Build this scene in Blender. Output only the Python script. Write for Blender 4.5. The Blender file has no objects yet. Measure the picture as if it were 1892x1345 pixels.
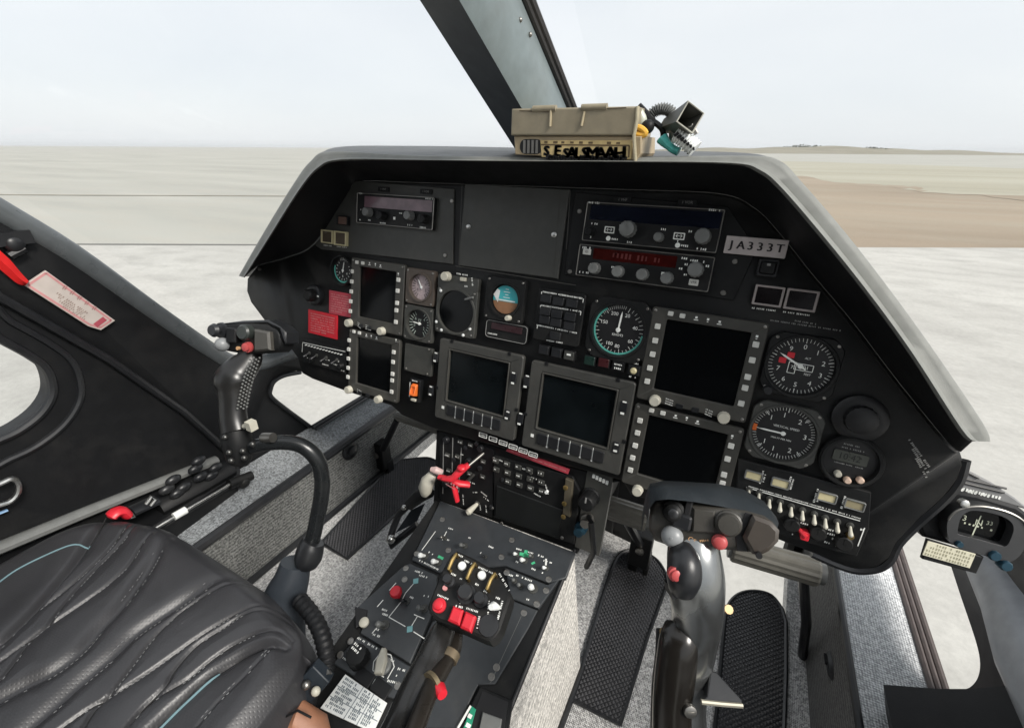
import bpy, math, random
import numpy as np
from mathutils import Vector, Matrix, geometry
random.seed(7)
R = math.radians
scene = bpy.context.scene
COL = scene.collection
# ------------------------------------------------------------------ camera (calibrated from the panel and the horizon)
W, H, F = 1892.0, 1345.0, 830.0
PITCH, YAW, ROLL, TILT = R(25.588), R(27.349), R(.40), R(12.8)
CAM = Vector((0, 0, 1.85))
cy, sy, cp, sp = math.cos(YAW), math.sin(YAW), math.cos(PITCH), math.sin(PITCH)
FW = Vector((-sy*cp, cy*cp, -sp)); _r = Vector((cy, sy, 0)); _u = _r.cross(FW)
RT = math.cos(ROLL)*_r + math.sin(ROLL)*_u
UP = RT.cross(FW)
cd = bpy.data.cameras.new('camera'); cam = bpy.data.objects.new('camera', cd); COL.objects.link(cam)
cam.matrix_world = Matrix(((RT.x, UP.x, -FW.x, CAM.x), (RT.y, UP.y, -FW.y, CAM.y), (RT.z, UP.z, -FW.z, CAM.z), (0, 0, 0, 1)))
cd.sensor_fit = 'HORIZONTAL'; cd.sensor_width = 36.0; cd.lens = 36.0*F/W
cd.clip_start = 0.02; cd.clip_end = 20000
scene.camera = cam

def ray(x, y): return FW*F + RT*(x-W/2) - UP*(y-H/2)
def At(x, y, d): return CAM + ray(x, y)*(d/F)
def px_of(p):
    d = Vector(p)-CAM; z = d.dot(FW); return (W/2+F*d.dot(RT)/z, H/2-F*d.dot(UP)/z)
class Frame:
    """A measured plane: origin, axes u, v and normal n (u x v = n)."""
    def __init__(s, o, u, v):
        s.o = Vector(o); s.u = Vector(u).normalized(); v = Vector(v)
        s.n = s.u.cross(v).normalized(); s.v = s.n.cross(s.u)
    def M(s, a=0, b=0, h=0):
        o = s.o+s.u*a+s.v*b+s.n*h
        return Matrix(((s.u.x, s.v.x, s.n.x, o.x), (s.u.y, s.v.y, s.n.y, o.y), (s.u.z, s.v.z, s.n.z, o.z), (0, 0, 0, 1)))
    def pt(s, x, y, h=0):
        d = ray(x, y); t = (s.o+s.n*h-CAM).dot(s.n)/d.dot(s.n); return CAM+d*t
    def uv(s, x, y, h=0):
        p = s.pt(x, y, h)-s.o; return (p.dot(s.u), p.dot(s.v))
    def w(s, a, b, h=0): return s.o+s.u*a+s.v*b+s.n*h
def FZ(z): return Frame((0, 0, z), (1, 0, 0), (0, 1, 0))
def FXL(x): return Frame((x, 0, 0), (0, 1, 0), (0, 0, 1))
def FXR(x): return Frame((x, 0, 0), (0, -1, 0), (0, 0, 1))
def FY(y): return Frame((0, y, 0), (1, 0, 0), (0, 0, 1))
PAN = Frame((0, .70, 1.85), (1, 0, 0), (0, math.sin(TILT), math.cos(TILT)))
SL = math.atan(.27)
PED = Frame((-.314, .557, 1.205), (1, 0, 0), (0, math.cos(SL), math.sin(SL)))
# enlarged views of the photograph used while measuring: (x0, y0, scale)
ZMS = dict(A=(420,250,3.942), B=(840,160,3.3625), C=(1300,380,3.196), D=(540,460,4.803), E=(780,480,3.843), F=(1140,560,3.736),
 G=(1140,780,3.54), H=(680,760,3.784), I=(540,920,3.165), J=(0,380,3.539), K=(340,560,3.955), L=(0,820,2.5625), M=(960,980,3.504),
 N=(1440,860,2.772), O=(380,720,3.957), P=(740,0,4.803), Q=(1340,230,3.428), R=(1640,820,5.175), S=(920,170,4.73), T=(0,860,4.505), V=(0,945,3.0516), U=(0,400,5.604))
def z(k, x, y):
    a, b, s = ZMS[k]; return (a+x/s, b+y/s)
def zz(k, *pts): return [z(k, *p) for p in pts]

# ------------------------------------------------------------------ mesh builder
_tc = {}
def text_geo(s):
    if s not in _tc:
        c = bpy.data.curves.new('t', 'FONT'); c.body = s; c.size = 1; c.align_x = 'CENTER'; c.align_y = 'CENTER'; c.resolution_u = 2
        o = bpy.data.objects.new('t', c); COL.objects.link(o)
        dg = bpy.context.evaluated_depsgraph_get(); oe = o.evaluated_get(dg); m = bpy.data.meshes.new_from_object(oe)
        vs = [(v.co[0], v.co[1]) for v in m.vertices]; fs = [tuple(p.vertices) for p in m.polygons]
        bpy.data.meshes.remove(m); bpy.data.objects.remove(o); bpy.data.curves.remove(c); _tc[s] = (vs, fs)
    return _tc[s]
def rrect(w, h, r, n=4, cx=0, cy=0):
    r = min(r, w/2-1e-6, h/2-1e-6); pts = []
    for k, (sx, sy_) in enumerate(((1, 1), (-1, 1), (-1, -1), (1, -1))):
        for i in range(n+1):
            a = math.pi/2*(k+i/n); pts.append((cx+sx*(w/2-r)+r*math.cos(a), cy+sy_*(h/2-r)+r*math.sin(a)))
    return pts
def area2(p): return sum(p[i][0]*p[(i+1) % len(p)][1]-p[(i+1) % len(p)][0]*p[i][1] for i in range(len(p)))
def smooth(pts, k=4, closed=False):
    pts = [Vector(p) for p in pts]; n = len(pts); out = []
    for i in range(n if closed else n-1):
        g = (lambda j: pts[j % n]) if closed else (lambda j: pts[max(0, min(n-1, j))])
        p0, p1, p2, p3 = g(i-1), g(i), g(i+1), g(i+2)
        for t in range(k):
            t /= k; out.append(.5*((2*p1)+(p2-p0)*t+(2*p0-5*p1+4*p2-p3)*t*t+(3*p1-p0-3*p2+p3)*t**3))
    if not closed: out.append(pts[-1])
    return out
class MB:
    def __init__(s): s.v = []; s.f = []; s.m = []; s.mi = 0; s.T = None
    def add(s, vs, fs):
        b = len(s.v)
        s.v += [(s.T @ Vector(v)) if s.T else Vector(v) for v in vs]
        s.f += [tuple(i+b for i in f) for f in fs]; s.m += [s.mi]*len(fs); return s
    def box(s, x, y, z_, sx, sy_, sz):
        a, b, c = sx/2, sy_/2, sz/2
        vs = [(x+i*a, y+j*b, z_+k*c) for i in (-1, 1) for j in (-1, 1) for k in (-1, 1)]
        return s.add(vs, [(0, 1, 3, 2), (4, 6, 7, 5), (0, 4, 5, 1), (2, 3, 7, 6), (0, 2, 6, 4), (1, 5, 7, 3)])
    def quad(s, x, y, w, h, z_=0, rot=0):
        c, d = math.cos(rot), math.sin(rot)
        return s.add([(x+c*a*w/2-d*b*h/2, y+d*a*w/2+c*b*h/2, z_) for a, b in ((-1, -1), (1, -1), (1, 1), (-1, 1))], [(0, 1, 2, 3)])
    def line(s, x0, y0, x1, y1, w, z_=0):
        return s.quad((x0+x1)/2, (y0+y1)/2, math.hypot(x1-x0, y1-y0), w, z_, math.atan2(y1-y0, x1-x0))
    def prism(s, poly, z0, z1, ch=0, holes=()):
        poly = [tuple(p[:2]) for p in poly]
        if area2(poly) < 0: poly = poly[::-1]
        n = len(poly)
        if holes:
            hs = []
            for h in holes:
                h = [tuple(p[:2]) for p in h]
                if area2(h) > 0: h = h[::-1]
                hs.append(h)
            loops = [poly]+hs; flat = [p for l in loops for p in l]
            tri = geometry.tessellate_polygon([[Vector((p[0], p[1], 0)) for p in l] for l in loops]); N = len(flat); fs = []
            for t in tri:
                a, b, c = [flat[i] for i in t]
                if (b[0]-a[0])*(c[1]-a[1])-(b[1]-a[1])*(c[0]-a[0]) < 0: t = (t[0], t[2], t[1])
                fs.append((t[0]+N, t[1]+N, t[2]+N)); fs.append((t[2], t[1], t[0]))
            k = 0
            for l in loops:
                L = len(l)
                for i in range(L): j = (i+1) % L; fs.append((k+i, k+j, k+j+N, k+i+N))
                k += L
            return s.add([(p[0], p[1], z0) for p in flat]+[(p[0], p[1], z1) for p in flat], fs)
        if ch:
            ins = []
            for i in range(n):
                p, q, r_ = Vector(poly[i-1]), Vector(poly[i]), Vector(poly[(i+1) % n])
                e1 = (q-p); e2 = (r_-q)
                if e1.length < 1e-9: e1 = e2
                if e2.length < 1e-9: e2 = e1
                n1 = Vector((-e1.y, e1.x)).normalized(); n2 = Vector((-e2.y, e2.x)).normalized(); b = n1+n2
                b = b/max(.35, b.length_squared)*2 if b.length > 1e-6 else n1
                ins.append(q+b*ch)
            vs = [(p[0], p[1], z0) for p in poly]+[(p[0], p[1], z1-ch) for p in poly]+[(p.x, p.y, z1) for p in ins]
            fs = [tuple(range(n))[::-1], tuple(range(2*n, 3*n))]
            for i in range(n):
                j = (i+1) % n; fs += [(i, j, j+n, i+n), (i+n, j+n, j+2*n, i+2*n)]
            return s.add(vs, fs)
        vs = [(p[0], p[1], z0) for p in poly]+[(p[0], p[1], z1) for p in poly]
        return s.add(vs, [tuple(range(n))[::-1], tuple(range(n, 2*n))]+[(i, (i+1) % n, (i+1) % n+n, i+n) for i in range(n)])
    def rbox(s, x, y, w, h, z0, z1, r=.002, ch=.0008): return s.prism(rrect(w, h, r, 3, x, y), z0, z1, ch)
    def ring(s, w, h, wi, hi, z0, z1, r=.003, ri=.002, x=0, y=0, xi=0, yi=0, ch=.001):
        o = rrect(w, h, r, 3, x, y); i_ = rrect(wi, hi, ri, 3, xi, yi); o2 = rrect(w-2*ch, h-2*ch, max(r-ch, 1e-4), 3, x, y); i2 = rrect(wi+2*ch, hi+2*ch, ri, 3, xi, yi)
        return s.rings([[(p[0], p[1], zz_) for p in l] for l, zz_ in ((o, z0), (o, z1-ch), (o2, z1), (i2, z1), (i_, z1-ch), (i_, z0))])
    def rings(s, loops, closed=True, caps=False):
        n = len(loops[0]); vs = [p for l in loops for p in l]; fs = []
        for a in range(len(loops)-1):
            for i in range(n if closed else n-1):
                j = (i+1) % n; fs.append((a*n+i, a*n+j, (a+1)*n+j, (a+1)*n+i))
        if caps: fs += [tuple(range(n))[::-1], tuple(range((len(loops)-1)*n, len(loops)*n))]
        return s.add(vs, fs)
    def lathe(s, prof, x=0, y=0, n=24, caps=True, flute=0):
        loops = []
        for r, z_ in prof:
            loops.append([(x+r*(1+(flute if i % 2 else 0))*math.cos(2*math.pi*i/n), y+r*(1+(flute if i % 2 else 0))*math.sin(2*math.pi*i/n), z_) for i in range(n)])
        return s.rings(loops, True, caps)
    def disc(s, r, z_, x=0, y=0, n=40): return s.add([(x+r*math.cos(2*math.pi*i/n), y+r*math.sin(2*math.pi*i/n), z_) for i in range(n)], [tuple(range(n))])
    def tube(s, pts, rad, n=12, caps=True, flat=1.0, ref=None):
        pts = [Vector(p) for p in pts]; m = len(pts); loops = []
        rad = [rad]*m if not isinstance(rad, (list, tuple)) else rad
        t0 = (pts[1]-pts[0]).normalized(); a = Vector(ref) if ref else (Vector((0, 0, 1)) if abs(t0.z) < .9 else Vector((1, 0, 0)))
        nn = (a-t0*a.dot(t0)).normalized()
        for i in range(m):
            t = (pts[min(i+1, m-1)]-pts[max(i-1, 0)]).normalized(); nn = (nn-t*nn.dot(t)).normalized(); b = t.cross(nn)
            loops.append([pts[i]+nn*(rad[i]*flat*math.cos(2*math.pi*k/n))+b*(rad[i]*math.sin(2*math.pi*k/n)) for k in range(n)])
        return s.rings(loops, True, caps)
    def ball(s, c, r, n=14, m=8, sq=(1, 1, 1)):
        loops = [[(c[0]+sq[0]*r*math.sin(a)*math.cos(2*math.pi*i/n), c[1]+sq[1]*r*math.sin(a)*math.sin(2*math.pi*i/n), c[2]-sq[2]*r*math.cos(a)) for i in range(n)]
                 for a in [math.pi*(.04+.92*k/m) for k in range(m+1)]]
        return s.rings(loops, True, True)
    def text(s, t, x, y, size, z_=0, rot=0, sx=1):
        vs, fs = text_geo(t); c, d = math.cos(rot), math.sin(rot)
        return s.add([(x+size*(c*v[0]*sx-d*v[1]), y+size*(d*v[0]*sx+c*v[1]), z_) for v in vs], fs)
    def dashes(s, x0, y0, x1, y1, h, z_=0, fill=.75, unit=None):
        """a row of tiny illegible letter-sized marks"""
        L = math.hypot(x1-x0, y1-y0); a = math.atan2(y1-y0, x1-x0); u = unit or h*.8; t = 0
        while t < L-u*.4:
            w = u*random.uniform(.55, .95)
            if random.random() < .86: s.quad(x0+(t+w/2)*math.cos(a), y0+(t+w/2)*math.sin(a), w*fill, h*random.uniform(.7, 1), z_, a)
            t += u
        return s
def link(name, mb, mat, parent=None, Minv=None, sm=38, bevel=0):
    me = bpy.data.meshes.new(name)
    vs = [Minv @ v for v in mb.v] if Minv else mb.v
    me.from_pydata([tuple(v) for v in vs], [], mb.f); me.validate()
    for mt in (mat if isinstance(mat, (list, tuple)) else [mat]): me.materials.append(mt)
    if isinstance(mat, (list, tuple)) and len(me.polygons) == len(mb.m): me.polygons.foreach_set('material_index', mb.m)
    if sm:
        me.polygons.foreach_set('use_smooth', [True]*len(me.polygons)); me.set_sharp_from_angle(angle=R(sm))
    me.update()
    o = bpy.data.objects.new(name, me); COL.objects.link(o)
    if parent: o.parent = parent
    if bevel:
        b = o.modifiers.new('bevel', 'BEVEL'); b.width = bevel; b.segments = 2; b.limit_method = 'ANGLE'; b.angle_limit = R(40)
    return o
class Thing:
    def __init__(s, name, label, cat, M=None, group=None):
        s.o = bpy.data.objects.new(name, None); COL.objects.link(s.o); s.o.empty_display_size = .03
        s.M = M.copy() if M else Matrix(); s.o.matrix_world = s.M; s.Mi = s.M.inverted()
        s.o['label'] = label; s.o['category'] = cat
        if group: s.o['group'] = group
    def part(s, name, mb, mat, parent=None, world=False, sm=38, bevel=0, label=None):
        o = link(name, mb, mat, parent or s.o, s.Mi if world else None, sm, bevel)
        if label: o['label'] = label
        return o
def solo(name, label, cat, mb, mat, M=None, group=None, sm=38, bevel=0):
    """a thing that is one mesh; vertices given in local space of M, or in the world when M is None"""
    if M is None:
        c = Vector([sum(v[i] for v in mb.v)/len(mb.v) for i in range(3)]); c.z = min(v[2] for v in mb.v); M = Matrix.Translation(c); Mi = M.inverted()
    else: Mi = None
    o = link(name, mb, mat, None, Mi, sm, bevel); o.matrix_world = M
    o['label'] = label; o['category'] = cat
    if group: o['group'] = group
    return o
def struct(name, mb, mat, sm=38, bevel=0):
    o = link(name, mb, mat, None, None, sm, bevel); o['kind'] = 'structure'; return o
class Inst(Thing):
    """a thing mounted on a measured frame, its centre given by where it was measured"""
    def __init__(s, name, label, cat, c, fr=PAN, group=None, h=0):
        s.fr = fr; s.h = h; s.c = fr.uv(*c, h); Thing.__init__(s, name, label, cat, fr.M(s.c[0], s.c[1], h), group)
    def p(s, x, y, h=0):
        u = s.fr.uv(x, y, s.h+h); return (u[0]-s.c[0], u[1]-s.c[1])
    def rect(s, q, h=0):
        a = [s.p(*k, h) for k in q]
        x0 = (a[0][0]+a[3][0])/2; x1 = (a[1][0]+a[2][0])/2; y1 = (a[0][1]+a[1][1])/2; y0 = (a[2][1]+a[3][1])/2
        return ((x0+x1)/2, (y0+y1)/2, x1-x0, y1-y0)

# ------------------------------------------------------------------ materials
MT = {}
def mat(name, col, rough=.5, metal=0, var=.12, vs=60, bump=0, bs=600, coat=0, spec=.5, rv=.12, grime=0, gs=9):
    m = bpy.data.materials.new(name); m.use_nodes = True; nt = m.node_tree; n = nt.nodes; l = nt.links; b = n['Principled BSDF']
    b.inputs['Metallic'].default_value = metal; b.inputs['Coat Weight'].default_value = coat; b.inputs['Specular IOR Level'].default_value = spec
    tc = n.new('ShaderNodeTexCoord'); nz = n.new('ShaderNodeTexNoise'); nz.inputs['Scale'].default_value = vs; nz.inputs['Detail'].default_value = 5
    l.new(tc.outputs['Object'], nz.inputs['Vector'])
    mr = n.new('ShaderNodeMapRange'); mr.inputs[1].default_value = .25; mr.inputs[2].default_value = .75; mr.inputs[3].default_value = 1-var; mr.inputs[4].default_value = 1+var
    l.new(nz.outputs['Fac'], mr.inputs[0])
    mx = n.new('ShaderNodeMix'); mx.data_type = 'RGBA'; mx.blend_type = 'MULTIPLY'; mx.inputs[0].default_value = 1
    mx.inputs[6].default_value = (*col, 1); l.new(mr.outputs[0], mx.inputs[7]); out = mx.outputs[2]
    if grime:
        g = n.new('ShaderNodeTexNoise'); g.inputs['Scale'].default_value = gs; g.inputs['Detail'].default_value = 8; g.inputs['Roughness'].default_value = .7
        l.new(tc.outputs['Object'], g.inputs['Vector'])
        gr = n.new('ShaderNodeMapRange'); gr.inputs[1].default_value = .48; gr.inputs[2].default_value = .75; gr.inputs[4].default_value = grime; l.new(g.outputs['Fac'], gr.inputs[0])
        gm = n.new('ShaderNodeMix'); gm.data_type = 'RGBA'; l.new(gr.outputs[0], gm.inputs[0]); l.new(out, gm.inputs[6]); gm.inputs[7].default_value = (.16, .15, .13, 1); out = gm.outputs[2]
    l.new(out, b.inputs['Base Color'])
    r2 = n.new('ShaderNodeMapRange'); r2.inputs[3].default_value = max(0.02, rough-rv); r2.inputs[4].default_value = min(1, rough+rv)
    n2 = n.new('ShaderNodeTexNoise'); n2.inputs['Scale'].default_value = vs*.6; n2.inputs['Detail'].default_value = 6; l.new(tc.outputs['Object'], n2.inputs['Vector'])
    l.new(n2.outputs['Fac'], r2.inputs[0]); l.new(r2.outputs[0], b.inputs['Roughness'])
    if bump:
        nb = n.new('ShaderNodeTexNoise'); nb.inputs['Scale'].default_value = bs; nb.inputs['Detail'].default_value = 3; l.new(tc.outputs['Object'], nb.inputs['Vector'])
        bp = n.new('ShaderNodeBump'); bp.inputs['Strength'].default_value = bump; bp.inputs['Distance'].default_value = .0006; l.new(nb.outputs['Fac'], bp.inputs['Height']); l.new(bp.outputs['Normal'], b.inputs['Normal'])
    MT[name] = m; return m
BLK = mat('panel_black', (.009, .0095, .010), .50, bump=.25, grime=.10, spec=.25)
BLK2 = mat('soft_black_trim', (.008, .0085, .0095), .5, bump=.4, bs=900, grime=.06, spec=.28)
SATIN = mat('satin_black', (.014, .015, .017), .36, bump=.1, grime=.06)
DGRY = mat('dark_grey_paint', (.045, .046, .042), .5, bump=.2, grime=.2)
MGRY = mat('grey_bezel', (.044, .043, .038), .48, bump=.2, grime=.25)
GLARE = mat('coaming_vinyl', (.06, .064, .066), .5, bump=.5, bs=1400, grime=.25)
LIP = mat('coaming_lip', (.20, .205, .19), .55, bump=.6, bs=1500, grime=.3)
SCREEN = mat('dark_display_glass', (.003, .0035, .004), .12, rv=.05, spec=.18)
DIAL = mat('dial_black', (.008, .008, .009), .5)
WHT = mat('white_legend', (.85, .86, .82), .6)
GREYW = mat('worn_legend', (.26, .26, .25), .6)
CREAM = mat('cream_knob', (.52, .50, .42), .45, grime=.15)
KEYG = mat('pale_key', (.64, .64, .60), .5, grime=.15)
RED = mat('red_plastic', (.62, .02, .035), .4)
REDP = mat('red_placard', (.52, .06, .085), .5)
PINK = mat('faded_red_print', (.66, .30, .30), .6)
GREEN = mat('green_marking', (.12, .50, .42), .6)
TEAL = mat('teal_blue', (.05, .42, .46), .5)
ORNG = mat('orange_guard', (.80, .17, .03), .4)
AMBER = mat('amber_lamp', (.62, .55, .33), .35)
CHROME = mat('worn_metal', (.55, .55, .53), .3, metal=1, rv=.15)
RIDGE = mat('ridged_rubber', (.085, .085, .09), .24, rv=.08)  # lighter colour carries the highlight sparkle of the ridges
STEEL = mat('dull_steel', (.30, .29, .27), .42, metal=1)
BRASS = mat('brass', (.42, .30, .12), .38, metal=1)
TAN = mat('tan_box_paint', (.29, .25, .175), .5, bump=.3, grime=.35, gs=25)
YEL = mat('worn_yellow', (.52, .38, .14), .5, var=.3, vs=90)
GREYP = mat('grey_plastic', (.16, .165, .16), .42, grime=.2)
TAPE = mat('white_card', (.82, .84, .82), .6, var=.05)
CARD = mat('cream_card', (.68, .65, .50), .6, var=.05)
MAROON = mat('dim_red_readout', (.10, .012, .01), .25)
NAMEP = mat('silver_pink_plate', (.50, .45, .44), .42, var=.15)
POST = mat('grey_green_post', (.16, .195, .20), .38, bump=.2, grime=.2)
POSTD = mat('dark_blue_post', (.014, .02, .027), .5, bump=.3, grime=.06)
BLUE = mat('blue_anodised', (.02, .06, .09), .35, metal=.5)
SKINB = mat('skin_brown', (.30, .14, .08), .5, bump=.5)
REDCL = mat('red_ribbon_cloth', (.72, .012, .012), .7, bump=.5, bs=500)
PIPE = mat('pale_blue_piping', (.15, .25, .28), .5)
BROWNT = mat('brown_seal', (.10, .08, .075), .55, var=.2)
def weave(name, c0, c1, k=1150, rough=.8, amt=1.0):
    m = bpy.data.materials.new(name); m.use_nodes = True; nt = m.node_tree; n = nt.nodes; l = nt.links; b = n['Principled BSDF']; b.inputs['Roughness'].default_value = rough
    b.inputs['Sheen Weight'].default_value = .15
    tc = n.new('ShaderNodeTexCoord'); sx = n.new('ShaderNodeSeparateXYZ'); l.new(tc.outputs['Object'], sx.inputs[0])
    def mth(op, a, c=None):
        q = n.new('ShaderNodeMath'); q.operation = op
        for i, w_ in enumerate((a, c)):
            if w_ is None: continue
            if isinstance(w_, (int, float)): q.inputs[i].default_value = w_
            else: l.new(w_, q.inputs[i])
        return q.outputs[0]
    nz = n.new('ShaderNodeTexNoise'); nz.inputs['Scale'].default_value = 40; l.new(tc.outputs['Object'], nz.inputs['Vector'])
    y = mth('ADD', sx.outputs['Y'], sx.outputs['Z']); x = mth('ADD', sx.outputs['X'], mth('MULTIPLY', sx.outputs['Z'], .35))
    w_ = mth('MULTIPLY', nz.outputs['Fac'], 2.5)
    a = mth('SINE', mth('ADD', mth('MULTIPLY', mth('ADD', x, y), k), w_)); c = mth('SINE', mth('SUBTRACT', mth('MULTIPLY', mth('SUBTRACT', x, y), k), w_))
    f = mth('MULTIPLY', a, c)
    vn = n.new('ShaderNodeTexVoronoi'); vn.inputs['Scale'].default_value = 300; l.new(tc.outputs['Object'], vn.inputs['Vector']); vs_ = n.new('ShaderNodeSeparateColor'); l.new(vn.outputs['Color'], vs_.inputs[0])
    g = mth('ADD', mth('MULTIPLY', f, .36*amt), mth('ADD', .05, mth('MULTIPLY', vs_.outputs[0], .85)))
    big = n.new('ShaderNodeTexNoise'); big.inputs['Scale'].default_value = 7; big.inputs['Detail'].default_value = 6; l.new(tc.outputs['Object'], big.inputs['Vector'])
    g = mth('ADD', g, mth('MULTIPLY', mth('SUBTRACT', big.outputs['Fac'], .5), .5))
    mx = n.new('ShaderNodeMix'); mx.data_type = 'RGBA'; mx.inputs[6].default_value = (*c0, 1); mx.inputs[7].default_value = (*c1, 1); mx.clamp_factor = True
    l.new(g, mx.inputs[0]); l.new(mx.outputs[2], b.inputs['Base Color'])
    bp = n.new('ShaderNodeBump'); bp.inputs['Strength'].default_value = .7; bp.inputs['Distance'].default_value = .001; l.new(f, bp.inputs['Height']); l.new(bp.outputs['Normal'], b.inputs['Normal'])
    return m
CARPET = weave('woven_grey_carpet', (.20, .20, .20), (.84, .835, .82), 1000, amt=1.25)
CARPETL = weave('woven_skylit_carpet', (.34, .355, .37), (.92, .94, .95), 760, amt=1.3)  # missing skylight and its blue cast put into the right sill colour
CARPETP = weave('woven_beige_carpet', (.30, .29, .27), (.86, .83, .77), 900, amt=1.1)
CARPETM = weave('woven_mid_carpet', (.025, .026, .025), (.23, .235, .225), 1000, amt=1.25)
CARPETB = weave('woven_blue_lit_carpet', (.07, .075, .08), (.36, .385, .40), 1000, amt=1.2)  # bluish window light on the left sill put into the colour
CARPETD = weave('woven_shaded_carpet', (.012, .012, .012), (.11, .11, .105), 1000, amt=1.25)  # shade on the right wall put into the carpet colour
LEATHER = mat('perforated_leather', (.030, .030, .033), .40, var=.15, vs=25, rv=.06, spec=.62)
def perforate():
    nt = LEATHER.node_tree; n = nt.nodes; l = nt.links; b = n['Principled BSDF']; tc = n.new('ShaderNodeTexCoord')
    mp = n.new('ShaderNodeMapping'); mp.inputs['Rotation'].default_value = (0, 0, R(38)); mp.inputs['Scale'].default_value = (230, 230, 0); l.new(tc.outputs['Object'], mp.inputs[0])
    v = n.new('ShaderNodeTexVoronoi'); v.inputs['Scale'].default_value = 1; v.inputs['Randomness'].default_value = .08; l.new(mp.outputs[0], v.inputs['Vector'])
    nz = n.new('ShaderNodeTexNoise'); nz.inputs['Scale'].default_value = 700; nz.inputs['Detail'].default_value = 2; l.new(tc.outputs['Object'], nz.inputs['Vector'])
    mr = n.new('ShaderNodeMapRange'); mr.inputs[1].default_value = .15; mr.inputs[2].default_value = .3; l.new(v.outputs['Distance'], mr.inputs[0])
    ad = n.new('ShaderNodeMath'); ad.inputs[1].default_value = .35; ad.operation = 'MULTIPLY'; l.new(nz.outputs['Fac'], ad.inputs[0])
    a2 = n.new('ShaderNodeMath'); l.new(mr.outputs[0], a2.inputs[0]); l.new(ad.outputs[0], a2.inputs[1])
    bp = n.new('ShaderNodeBump'); bp.inputs['Strength'].default_value = .14; bp.inputs['Distance'].default_value = .0008; l.new(a2.outputs[0], bp.inputs['Height']); l.new(bp.outputs['Normal'], b.inputs['Normal'])
perforate()
def glass():
    m = bpy.data.materials.new('clear_plexiglass'); m.use_nodes = True; nt = m.node_tree; n = nt.nodes; l = nt.links; n.clear()
    o = n.new('ShaderNodeOutputMaterial'); t = n.new('ShaderNodeBsdfTransparent'); t.inputs[0].default_value = (.985, .99, .99, 1); g = n.new('ShaderNodeBsdfGlossy'); g.inputs['Roughness'].default_value = .02
    mx = n.new("ShaderNodeMixShader"); mx.inputs[0].default_value = .025; l.new(t.outputs[0], mx.inputs[1]); l.new(g.outputs[0], mx.inputs[2]); l.new(mx.outputs[0], o.inputs[0])
    return m
GLASS = glass()
# ------------------------------------------------------------------ light, sky, air
wd = bpy.data.worlds.new('World'); scene.world = wd; wd.use_nodes = True
nt = wd.node_tree; sky = nt.nodes.new('ShaderNodeTexSky'); sky.sky_type = 'NISHITA'; sky.sun_disc = False
SUN_EL, SUN_AZ = R(42), R(104)       # azimuth measured from the nose (+y) towards the right (+x)
sky.sun_elevation = SUN_EL; sky.sun_rotation = SUN_AZ; sky.air_density = 1.0; sky.dust_density = 2.0; sky.ozone_density = 1.0; sky.altitude = 0
# thin even overcast in front of the clear sky, slightly uneven
_tc = nt.nodes.new('ShaderNodeTexCoord'); _nz = nt.nodes.new('ShaderNodeTexNoise'); _nz.inputs['Scale'].default_value = 2.2; _nz.inputs['Detail'].default_value = 5
_mp = nt.nodes.new('ShaderNodeMapping'); _mp.inputs['Scale'].default_value = (1, 1, 3); nt.links.new(_tc.outputs['Generated'], _mp.inputs[0]); nt.links.new(_mp.outputs[0], _nz.inputs['Vector'])
_rp = nt.nodes.new('ShaderNodeValToRGB'); _rp.color_ramp.elements[0].position = .35; _rp.color_ramp.elements[1].position = .7
_rp.color_ramp.elements[0].color = (2.98, 3.10, 3.22, 1); _rp.color_ramp.elements[1].color = (3.24, 3.32, 3.38, 1); nt.links.new(_nz.outputs['Fac'], _rp.inputs[0])
_mx = nt.nodes.new('ShaderNodeMix'); _mx.data_type = 'RGBA'; _mx.clamp_result = False; _mx.inputs[0].default_value = .95
nt.links.new(sky.outputs[0], _mx.inputs[6]); nt.links.new(_rp.outputs[0], _mx.inputs[7]); nt.links.new(_mx.outputs[2], nt.nodes['Background'].inputs[0]); nt.nodes['Background'].inputs[1].default_value = .105
sl = bpy.data.lights.new('sun', 'SUN'); sl.energy = 1.5; sl.angle = R(18); sl.color = (1, .955, .89)
so = bpy.data.objects.new('sun', sl); COL.objects.link(so)
d_ = Vector((math.sin(SUN_AZ)*math.cos(SUN_EL), math.cos(SUN_AZ)*math.cos(SUN_EL), math.sin(SUN_EL)))
so.rotation_euler = d_.to_track_quat('Z', 'Y').to_euler(); so.location = (8, -2, 8)
scene.view_settings.view_transform = 'Standard'; scene.view_settings.look = 'None'; scene.view_settings.exposure = 1.46; scene.view_settings.gamma = 1

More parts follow.
